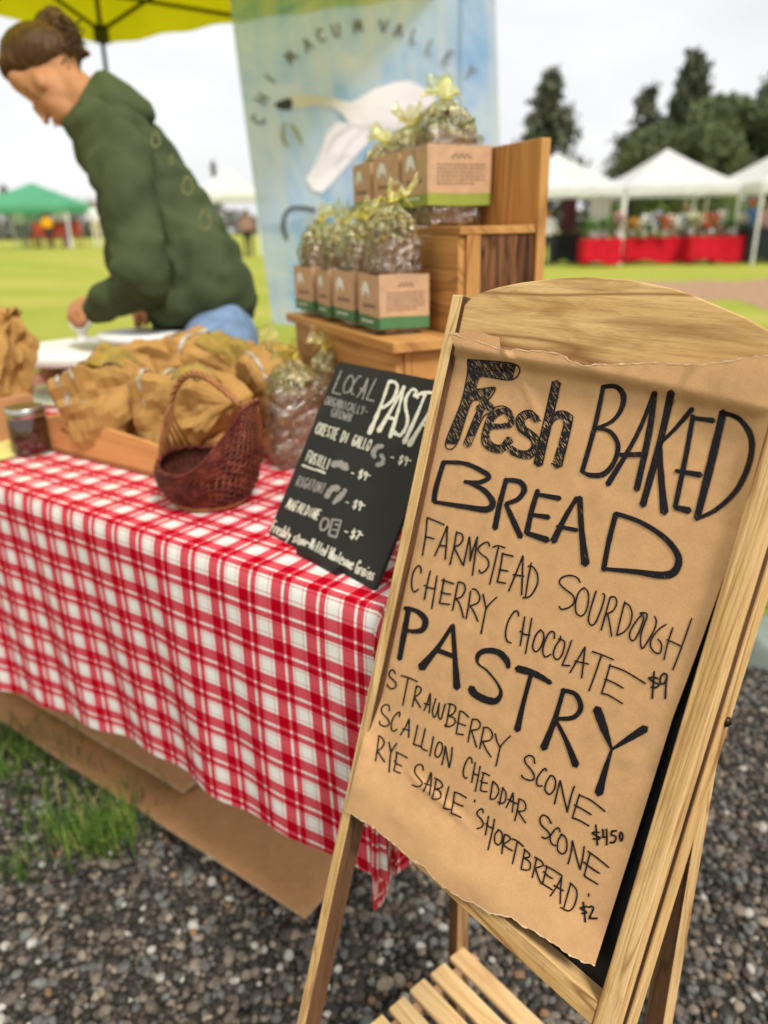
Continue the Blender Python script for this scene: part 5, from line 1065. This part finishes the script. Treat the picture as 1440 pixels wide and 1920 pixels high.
BP = lambda x, y, lf: bpl(x, y, .012 + lf * 6)
BW1 = simple('banner_white_paint', (.60, .57, .66), .9, .06, 8, 0); BW2 = simple('banner_black_paint', (.05, .055, .07), .9, .2, 8, 0); BW3 = simple('banner_grey_print', (.15, .16, .20), .9, .3, 30, 0); BW4 = simple('banner_olive_paint', (.30, .30, .17), .9, .2, 20, 0); BW5 = simple('banner_shadow_paint', (.44, .42, .48), .9, .1, 20, 0)
strokes_mesh('painted_bird', [catmull([(540, 192, 18), (560, 190, 24), (590, 189, 18), (625, 193, 18), (650, 204, 26), (672, 218, 34)], 6)], BP, BW1, ban, 'white bird in flight', polyfill=[[(632, 200), (662, 190), (700, 168), (735, 156), (765, 150), (795, 165), (822, 190), (800, 225), (745, 245), (690, 250), (655, 232)], [(632, 228), (700, 240), (688, 270), (660, 300), (630, 335), (604, 362), (586, 356), (574, 336), (592, 306), (604, 276), (612, 250)]])
strokes_mesh('wing_shading', [catmull([(660, 236, 6), (630, 256, 5), (612, 285, 3)], 5), catmull([(680, 246, 4), (655, 268, 4), (630, 310, 3)], 5), catmull([(690, 178, 3), (730, 196, 4), (790, 200, 3)], 5)] + [[(606 + 11 * k, 280 + 3 * k, 2.2), (586 + 13 * k, 345 - 11 * k, 1.8)] for k in range(6)] + [[(700 + 18 * k, 180 + 5 * k, 1.8), (716 + 20 * k, 212 + 3 * k, 1.6)] for k in range(5)], BP, BW5, ban)
strokes_mesh('painted_beak', [], BP, BW2, ban, 'black beak', polyfill=[[(512, 196), (528, 188), (546, 180), (551, 196), (544, 207), (526, 206)]]); strokes_mesh('wing_mark', [[(736, 166, 8), (738, 176, 9)]], BP, BW2, ban)
strokes_mesh('painted_wheat', [catmull([(534, 232, 5), (530, 255, 7), (540, 275, 6)], 5), catmull([(545, 232, 5), (556, 248, 7), (566, 268, 5)], 5)], BP, BW4, ban)
for ch, x, y, an in [('C', 486, 226, -72), ('H', 492, 187, -62), ('I', 506, 148, -50), ('M', 545, 108, -42), ('A', 576, 84, -30), ('C', 601, 68, -22), ('U', 630, 58, -12), ('M', 670, 50, -5), ('V', 718, 50, 4), ('A', 747, 58, 10), ('L', 777, 70, 18), ('L', 808, 88, 25), ('E', 840, 108, 32), ('Y', 880, 135, 40)]:
    ca, sa = math.cos(R(an)), math.sin(R(an)); hw = 8 if ch != 'I' else 4; strokes_mesh('lettering', write(ch, x - ca * hw + sa * -11, y - sa * hw + 11 * ca, x + ca * hw - sa * 11, y + sa * hw + 11 * ca, sa * 24, -ca * 24, 4.8, .9), BP, BW3, ban, 'letter ' + ch)
strokes_mesh('lettering', [catmull([(592, 394, 6), (572, 390, 7), (548, 390, 6), (535, 402, 7), (531, 425, 8), (538, 448, 6)], 5), [(655, 392, 9), (672, 394, 9)], catmull([(690, 396, 6), (720, 410, 7), (735, 430, 7)], 5)], BP, BW2, ban, 'top of the lower dark lettering')

# ================================================================== BACKGROUND
def gpt(x, y):  # ground point under a pixel, on the raised ground at the left
    z = 0.
    for _ in range(8): q = onz(x, y, z); z = terr(q[0], q[1])
    return q
def blob_person(lab, base, h, shirt, trouser, hair=HAIR, lean=0., arm=1, group=None):
    e = thing('person', lab, 'person', base, 0, group); B = np.asarray(base, float); s_ = h / 1.7
    def P_(x, y, z): return B + np.array([x + lean * max(0, z - .9), y, z]) * s_
    mb = MB(); mb.sphere(P_(0, 0, 1.58), (.085 * s_, .10 * s_, .12 * s_)); mb.capsule(P_(0, 0, 1.36), .055 * s_, P_(0, 0, 1.52), .05 * s_)
    for sg in (-1, 1): mb.capsule(P_(sg * .25, -.10, 1.02), .035 * s_, P_(sg * .20, -.22 * arm, 1.0), .035 * s_)
    mb.sphere(P_(0, -.10, 1.57), (.02 * s_, .02 * s_, .03 * s_)); remesh(mb.build('body', SKIN, e), .022, 3)
    mb = MB(); mb.capsule(P_(0, 0, 1.0), .15 * s_, P_(0, 0, 1.30), .17 * s_)
    for sg in (-1, 1): mb.capsule(P_(sg * .17, 0, 1.36), .07 * s_, P_(sg * .24, -.02, 1.10), .055 * s_); mb.capsule(P_(sg * .24, -.02, 1.10), .055 * s_, P_(sg * .25, -.10, 1.04), .05 * s_)
    remesh(mb.build('shirt', shirt, e), .026, 3)
    mb = MB(); mb.sphere(P_(0, 0, .94), (.165 * s_, .13 * s_, .13 * s_))
    for sg in (-1, 1): mb.capsule(P_(sg * .09, 0, .88), .09 * s_, P_(sg * .10, .02, .48), .065 * s_); mb.capsule(P_(sg * .10, .02, .48), .065 * s_, P_(sg * .10, 0, .05), .05 * s_); mb.sphere(P_(sg * .10, -.06, .04), (.05 * s_, .12 * s_, .04 * s_))
    remesh(mb.build('trousers', trouser, e), .026, 3)
    mb = MB(); mb.sphere(P_(0, .02, 1.63), (.10 * s_, .11 * s_, .10 * s_)); remesh(mb.build('hair', hair, e), .022, 2); return e
def tent(lab, c, wd, eave, peak, fab, g=0., group=None, rz=0.):
    c = np.array([c[0], c[1], g]); e = thing('market_tent', lab, 'tent', c, 0, group); h = wd / 2; ca, sa = math.cos(rz), math.sin(rz)
    def Q(x, y, z): return c + np.array([x * ca - y * sa, x * sa + y * ca, z])
    mb = MB(); cs_ = [(-h, -h), (h, -h), (h, h), (-h, h)]
    for i in range(4):
        (x0, y0), (x1, y1) = cs_[i], cs_[(i + 1) % 4]
        def rf(u_, v_): x, y = x0 + (x1 - x0) * u_, y0 + (y1 - y0) * u_; k = 1 - v_; return Q(x * k, y * k, eave + .12 + (peak - eave - .12) * v_ ** 1.0 - .10 * math.sin(v_ * math.pi) * (1 - abs(u_ * 2 - 1)) - .05 * math.sin(v_ * math.pi))
        mb.grid(rf, 10, 10); mb.grid(lambda u_, v_: Q(x0 + (x1 - x0) * u_, y0 + (y1 - y0) * u_, eave - .12 + .24 * v_ + .03 * math.sin(u_ * math.pi) * (1 - v_)), 12, 2)
    mb.build('tent_roof', fab, e, True)
    for x, y in cs_: mb = MB(); mb.tube([Q(x * .97, y * .97, 0), Q(x * .97, y * .97, eave)], .035, 8); mb.build('leg', WHITEP, e)
    return e
def foliage(nm, gens, cols, parent, size):
    """many small leaf-clump faces; gens is a list of (centre, normal-ish, scale)"""
    n = len(gens); mb = MB()
    for (c, sc) in gens:
        for _ in range(2):
            a = rng.normal(0, 1, 3); b = rng.normal(0, 1, 3); a = nrm(a) * size * sc; b = nrm(np.cross(a, b)) * size * sc * rng.uniform(.4, .9); o = rng.normal(0, size * .4, 3)
            mb.add([c + o - a, c + o + b * .7, c + o + a, c + o - b], [(0, 1, 2, 3)], mi=int(rng.choice(len(cols))))
    return mb.build(nm, None, parent, mats=cols)
CONC = [simple('conifer_dark', (.080, .098, .062), .8, .3, 3, 0), simple('conifer_mid', (.120, .140, .082), .8, .3, 3, 0), simple('conifer_brown', (.13, .125, .08), .8, .3, 3, 0)]
DECC = [simple('leaf_dark', (.100, .122, .066), .8, .3, 3, 0), simple('leaf_mid', (.150, .180, .088), .8, .3, 3, 0), simple('leaf_light', (.15, .17, .075), .8, .3, 3, 0)]
def conifer(lab, base, h, r, seed, group=None, n=2600, droop=.25, cols=CONC):
    base = np.asarray(base, float); e = thing('conifer_tree', lab, 'tree', base, 0, group); r2 = np.random.default_rng(seed)
    mb = MB(); mb.tube([base, base + ZZ * h * .5, base + ZZ * h * .97], [h * .018, h * .011, h * .002], 8); mb.build('trunk', BARK, e)
    g = []; nb = int(h * 13)
    for k in range(nb):
        v = r2.random() ** .85; z = h * (.08 + .90 * v); L_ = r * (1 - v) ** .8 * r2.uniform(.55, 1.1) + .04 * r; a = r2.uniform(0, 6.283)
        for j in range(max(3, int(n / nb))):
            q = r2.random() ** .6; g.append((base + np.array([math.cos(a) * L_ * q, math.sin(a) * L_ * q, z - droop * L_ * q ** 1.5 + r2.normal(0, .05 * r)]) + r2.normal(0, .05 * r, 3), r2.uniform(.6, 1.3)))
    g += [(base + ZZ * (h * (.93 + .07 * r2.random())), .35) for _ in range(12)]
    foliage('crown', g, cols, e, h * .022); return e
def leafy(lab, base, h, r, seed, group=None, n=3000, cols=DECC, low=.18, nm='leafy_tree'):
    base = np.asarray(base, float); e = thing(nm, lab, 'tree', base, 0, group); r2 = np.random.default_rng(seed); g = []
    mb = MB(); mb.tube([base, base + ZZ * h * .35, base + ZZ * h * .6], [h * .025, h * .018, h * .008], 8)
    for k in range(6): a = r2.uniform(0, 6.28); mb.tube([base + ZZ * h * .3, base + np.array([math.cos(a) * r * .5, math.sin(a) * r * .5, h * .62])], [h * .010, h * .004], 6)
    mb.build('trunk', BARK, e)
    cl = [(np.array([r2.normal(0, .42) * r, r2.normal(0, .42) * r, h * r2.uniform(low + .15, .86)]), r * r2.uniform(.28, .52)) for _ in range(16)] + [(np.array([0, 0, h * .84]), r * .34)]
    for _ in range(n):
        c, rr = cl[r2.integers(len(cl))]; d = nrm(r2.normal(0, 1, 3)); g.append((base + c + d * rr * r2.uniform(.7, 1.05) * np.array([1, 1, .8]), r2.uniform(.6, 1.2)))
    foliage('crown', g, cols, e, h * .024); return e
def far_pt(x, dist):  # ground point at a given forward distance below pixel column x
    q = at(x, 430, 1.0) - O3; q = q / q[1] * dist; return np.array([q[0], dist, terr(q[0], dist)])
def top_h(x, y, P_): d = ray(x, y); k = P_[1] / d[1]; return CAMH + d[2] * k - P_[2]
for (lab, x, dist, ytop, rpx, kind, n) in [
    ('tall single dark conifer standing behind the leftmost white tent', 1020, 52, 140, 62, 'c', 3400), ('mid-height conifer at the left end of the tree group on the right', 1192, 50, 165, 66, 'c', 3000),
    ('tallest pointed conifer with a thin top in the right tree group', 1268, 52, 104, 66, 'c', 3600), ('low bushy tree between the pointed conifers, above the tent valley', 1225, 46, 215, 75, 'd', 2400),
    ('broad rounded tree right of the tallest conifer', 1345, 48, 152, 75, 'd', 3400), ('large leafy tree cut by the right edge of the frame', 1432, 50, 122, 90, 'd', 3800), ('dark leafy tree low behind the gap between two white tents', 1308, 42, 205, 70, 'd', 2400), ('leafy tree just outside the right corner behind the tents', 1490, 44, 160, 80, 'd', 2400)]:
    B_ = far_pt(x, dist); h = top_h(x, ytop, B_); r_ = rpx * dist * (1.75 if kind == 'c' else 1.1) / 1485
    (conifer if kind == 'c' else leafy)(lab, B_, h, r_, int(x), 'trees behind the white tents', n)
hed = ['low green shrub behind the flower tables, leftmost', 'low green shrub behind the flower tables, second from the left', 'low green shrub behind the flower tables, in the middle', 'low green shrub behind the flower tables, second from the right', 'low green shrub behind the flower tables, by the right edge']
GRC = [simple('shrub_green', (.10, .17, .03), .8, .3, 3, 0), simple('shrub_yellow_green', (.18, .24, .05), .8, .3, 3, 0)]
for k, x in enumerate((1150, 1220, 1290, 1360, 1440)): B_ = far_pt(x, 33); leafy(hed[k], B_, 2.1, 1.5, 50 + k, 'shrubs behind the flower tables', 900, GRC, -.1, 'shrub')
FARC = [simple('hazed_tree_grey_green', (.12, .13, .095), .9, .2, 3, 0), simple('hazed_tree_brown_grey', (.16, .15, .125), .9, .2, 3, 0)]  # distance haze is mixed into these greyed tree colours
for k in range(17):
    x = -40 + 20 * k + rng.uniform(-6, 6); B_ = far_pt(x, 110 + 8 * (k % 3)); yt = 338 + 24 * min(1, k / 6) + rng.uniform(-10, 10) + (15 if k > 8 else 0); h = top_h(x, yt, B_)
    (conifer if k % 3 == 0 else leafy)(('pointed' if k % 3 == 0 else 'rounded') + ' haze-tinted grey-green tree, ' + ['first', 'second', 'third', 'fourth', 'fifth', 'sixth', 'seventh', 'eighth', 'ninth', 'tenth', 'eleventh', 'twelfth', 'thirteenth', 'fourteenth', 'fifteenth', 'sixteenth', 'last'][k] + ' from the left in the far treeline', B_, h, 2.2 if k % 3 == 0 else 3.2, 100 + k, 'far treeline at the left', 500, cols=FARC)
B_ = far_pt(411, 110); conifer('single hazy far tree seen between the hoodie and the banner', B_, top_h(411, 300, B_), 1.3, 300, None, 500, cols=FARC)
mb = MB(); g_ = []
for k in range(7000): x = rng.uniform(-130, 130); y = rng.uniform(150, 175); g_.append((np.array([x, y, rng.random() * (4.2 + 1.5 * math.sin(x * .11) + 1.0 * math.sin(x * .37))]), 1))
tag(foliage('distant_wood', g_, FARC, None, .75), kind='stuff')
# white tents on the right
tg = 'white market tents in a row on the right'
def tpos(x, dist): return far_pt(x, dist)
for lab, x, dist, pk_ in [('white market tent with its peak just right of the wooden display stand', 1036, 24.5, 286), ('middle white market tent above the red flower tables', 1236, 24.5, 279), ('white market tent cut off by the right edge of the frame', 1478, 23.5, 258)]:
    c = tpos(x, dist); tent(lab, c, 3.35 if x < 1400 else 3.7, 2.02, top_h(x, pk_, c), WHITEFAB, 0, tg)
c = tpos(436, 31); tent('white market tent seen between the hoodie and the banner', c, 2.5, 2.05, top_h(436, 312, c) , WHITEFAB, c[2], tg)
REDC = simple('red_table_cloth', (.52, .008, .022), .85, .15, 4, .2); BLKC = simple('black_table_cloth', (.02, .022, .025), .85, .2, 4, .2)
def draped_table(lab, x0, x1, yb, dist, mat, z=.76, nm='market_table', group='cloth-covered tables under the white tents'):
    a, b = far_pt(x0, dist), far_pt(x1, dist); w_ = np.linalg.norm(b - a); c = (a + b) / 2; e = thing(nm, lab, 'table', c, 0, group); mb = MB()
    def per(u_): 
        q = u_ * 4; i = int(min(3, q)); f_ = q - i; cs_ = [(-.5, -.5), (.5, -.5), (.5, .5), (-.5, .5), (-.5, -.5)]; return (cs_[i][0] + (cs_[i + 1][0] - cs_[i][0]) * f_) * w_, (cs_[i][1] + (cs_[i + 1][1] - cs_[i][1]) * f_) * .75
    def side(u_, v_): x, y = per(u_); k = 1 + .03 * v_ * math.sin(u_ * 80); return c + np.array([x * k, y * k, z - (z - .10 - .06 * math.sin(u_ * 25)) * v_])
    mb.grid(side, 80, 5, closeu=True); mb.add([c + np.array([sx * w_ / 2, sy * .375, z]) for sx, sy in ((-1, -1), (1, -1), (1, 1), (-1, 1))], [(0, 1, 2, 3)]); mb.build('table_cloth', mat, e, False)
    for sx in (-.44, .44):
        for sy in (-.3, .3): mb = MB(); mb.tube([c + np.array([sx * w_, sy, 0]), c + np.array([sx * w_, sy, z - .02])], .02, 6); mb.build('leg', BLACKM, e)
    return e
draped_table('leftmost red-clothed table under the middle white tent', 1092, 1162, 480, 23.0, REDC); draped_table('long red-clothed table in the middle of the white tent row', 1166, 1278, 486, 23.4, REDC); draped_table('right red-clothed table with buckets standing before it', 1288, 1388, 480, 22.8, REDC)
draped_table('black-clothed table right of the wooden display stand', 1040, 1084, 480, 24.5, BLKC, .9); draped_table('black-clothed table at the right edge of the frame', 1396, 1470, 490, 22.6, BLKC, .95)
FLC = {'white': (.80, .79, .76), 'lilac': (.50, .46, .66), 'green': (.16, .30, .09), 'red': (.62, .10, .05), 'cream': (.75, .68, .45), 'pink': (.70, .35, .40), 'orange': (.75, .32, .06)}
FM = {k: simple('flowers_' + k, v, .8, .2, 10, 0) for k, v in FLC.items()}
GREENL = simple('flower_leaves', (.07, .13, .035), .8, .3, 10, 0); PAIL = simple('galvanised_pail', (.52, .54, .55), .35, .2, 8, .1, Metallic=.6)
spots = [(1112, 'green', 'leftmost'), (1132, 'green', 'second from the left'), (1158, 'pink', ''), (1186, 'orange', ''), (1208, 'white', ''), (1226, 'lilac', 'left'), (1246, 'red', 'left'), (1262, 'white', 'over the gap of the tables,'), (1296, 'cream', 'left'), (1314, 'cream', 'right'), (1332, 'red', 'right'), (1350, 'white', 'near the right end,'), (1368, 'green', 'rightmost'), (1384, 'cream', 'last')]
for i, (x, cl, w_) in enumerate(spots):
    B_ = far_pt(x, 22.9 + .25 * (i % 2)); B_[2] = .765; e = thing('bouquet', (w_ + ' ' if w_ else '') + cl + ' flower bunch in a pail on the red tables', 'flowers', B_, 0, 'flower bunches on the red tables')
    hh = .30 + .16 * ((i * 7) % 3) / 2; mb = MB(); mb.lathe([(.0, 0), (.07, 0), (.10, .2), (.085, .2)], 16, B_); mb.build('pail', PAIL, e, True)
    r2 = np.random.default_rng(i); mb = MB()
    for _ in range(34): d = r2.normal(0, .10, 3); p = B_ + np.array([d[0], d[1], .22 + hh * r2.random()]); mb.sphere(p, .028 + .02 * r2.random(), 7, 5)
    f_ = mb.build('blossoms', FM[cl], e, True); f_['kind'] = 'stuff'; foliage('leaves', [(B_ + np.array([r2.normal(0, .10), r2.normal(0, .08), .2 + hh * .7 * r2.random()]), 1) for _ in range(60)], [GREENL], e, .05)['kind'] = 'stuff'
for i, (x, w_) in enumerate([(1290, 'left'), (1333, 'middle'), (1371, 'right')]):
    B_ = onz(x, 494, 0); e = thing('steel_bucket', w_ + ' of three round steel buckets on the grass before the red table', 'bucket', B_, 0, 'steel buckets before the red table'); mb = MB(); mb.lathe([(0, 0), (.11, 0), (.155, .29), (.165, .30), (.15, .29), (.13, .10), (0, .08)], 20, B_); mb.build('bucket_wall', PAIL, e, True)
    mb = MB(); mb.tube([B_ + np.array([.16 * math.cos(a), 0, .29 + .12 * math.sin(a)]) for a in np.linspace(0, math.pi, 12)], .006, 6); mb.build('bail_handle', PAIL, e)
BLUE = simple('blue_shirt', (.10, .22, .48), .9, .2, 8, 0); WSH = simple('white_shirt', (.75, .75, .76), .9, .1, 8, 0); DKT = simple('dark_trousers', (.03, .035, .05), .9, .2, 8, 0); REDH = simple('red_cap', (.5, .06, .06), .8); GREYT = simple('grey_trousers', (.25, .26, .30), .9, .2, 8, 0); PINKS = simple('pink_shirt', (.62, .36, .33), .9, .2, 8, 0); YEL = simple('yellow_orange_jacket', (.85, .42, .01), .8, .1, 8, 0); PUR = simple('purple_skirt', (.30, .22, .48), .9, .2, 8, 0); TEAL = simple('pale_teal_shirt', (.50, .66, .62), .9, .1, 8, 0)
def pp(lab, x, dist, h, sh, tr, hair=HAIR, lean=0., z=None): B_ = far_pt(x, dist); return blob_person(lab, B_, h, sh, tr, hair, lean)
pp('person in blue shirt and red cap behind the right flower table', 1404, 23.6, 1.75, BLUE, DKT, REDH); pp('person in pale teal shirt by the tent leg between the flower tables', 1283, 23.9, 1.66, TEAL, GREYT, simple('blond_hair', (.55, .40, .20), .6)); pp('person in white shirt beside the black table next to the wooden stand', 1028, 23.6, 1.6, WSH, DKT)
pp('person in pink shirt at the right edge of the frame', 1436, 23.0, 1.7, PINKS, DKT, HAIR); pp('person in pink shirt and dark trousers beside the banner edge', 463, 31, 1.72, PINKS, DKT)
# white side curtain of the middle tent and steel cart at left of it
mb = MB(); a, b = far_pt(1108, 24.2), far_pt(1140, 25.2); mb.grid(lambda u_, v_: a * (1 - u_) + b * u_ + np.array([0, .05 * math.sin(u_ * 30), 2.05 * v_]), 30, 4); tag(mb.build('tent_side_curtain', WHITEFAB, None, True), 'white fabric side curtain hanging between the left and middle white tents', 'curtain')
mb = MB(); a, b = far_pt(1052, 25.6), far_pt(1080, 25.6); mb.grid(lambda u_, v_: a * (1 - u_) + b * u_ + np.array([0, .04 * math.sin(u_ * 26), .9 + 1.05 * v_]), 24, 3); tag(mb.build('hanging_cloth', simple('maroon_cloth', (.14, .05, .07), .9), None, True), 'maroon cloth hanging inside the leftmost white tent', 'cloth')
# left: green tent and the people below it
c = far_pt(74, 32); tent('green market tent at the left edge with people beneath it', c, 4.0, top_h(74, 395, c), top_h(74, 342, c), GREENFAB, c[2])
pp('person in white shirt under the left side of the green tent', 44, 31.5, 1.62, WSH, GREYT, lean=-.2); pp('person in yellow-orange jacket sitting low before the green tent', 90, 30.2, 1.30, YEL, DKT); pp('person in white shirt and purple skirt right of the yellow jacket', 120, 30.6, 1.66, WSH, PUR); pp('person in pale teal shirt behind the yellow jacket', 66, 32.6, 1.6, TEAL, DKT)
pp('person in white standing between the green tent and the hoodie', 180, 31.0, 1.66, WSH, simple('cream_trousers', (.66, .62, .45), .9))
def chair(lab, x, dist, mat):
    B_ = far_pt(x, dist); e = thing('folding_chair', lab, 'chair', B_, 0, 'rust-red chairs round the yellow jacket'); mb = MB(); mb.obox(B_ + ZZ * .45, (1, 0, 0), (0, 1, 0), ZZ, (.25, .25, .02)); mb.build('seat', mat, e); mb = MB(); mb.obox(B_ + np.array([0, .25, .72]), (1, 0, 0), (0, 1, 0), ZZ, (.25, .015, .24)); mb.build('backrest', mat, e)
    for sx in (-.22, .22):
        for sy in (-.22, .22): mb = MB(); mb.tube([B_ + np.array([sx, sy, 0]), B_ + np.array([sx, sy, .45])], .02, 6); mb.build('leg', mat, e)
RUST = simple('rust_red_chair', (.36, .07, .03), .7)
chair('rust-red chair left of the yellow jacket', 70, 30.0, RUST); chair('rust-red chair right of the yellow jacket', 106, 30.2, RUST); chair('rust-red chair beside the purple skirt', 136, 30.8, RUST)
# grey-green tarp at the right
q = onz(1415, 1262, 0); mb = MB()
def tf(u_, v_):
    a = u_ * 6.2832; k = [1, .92, .55, 0][min(3, int(v_ * 3 + .001))] if False else 1 - v_ ** 1.6; x, y = sup(a, .30, .12, 2.6)
    p = q + np.array([.24, .05, 0]) + np.array([1, -.35, 0]) * x * k + np.array([.35, 1, 0]) * y * k; z = .10 * (1 - (1 - v_) ** 2.2); d = crumple((p[0], p[1], z), 9, .03, 3); return p + np.array([0, 0, z + .004 + max(0, d) * (v_ > .1)])
mb.grid(tf, 60, 24, closeu=True); tag(mb.build('folded_tarp', TARP, None, True), 'grey-green folded tarp on the gravel, at the right edge beside the sign', 'tarp')
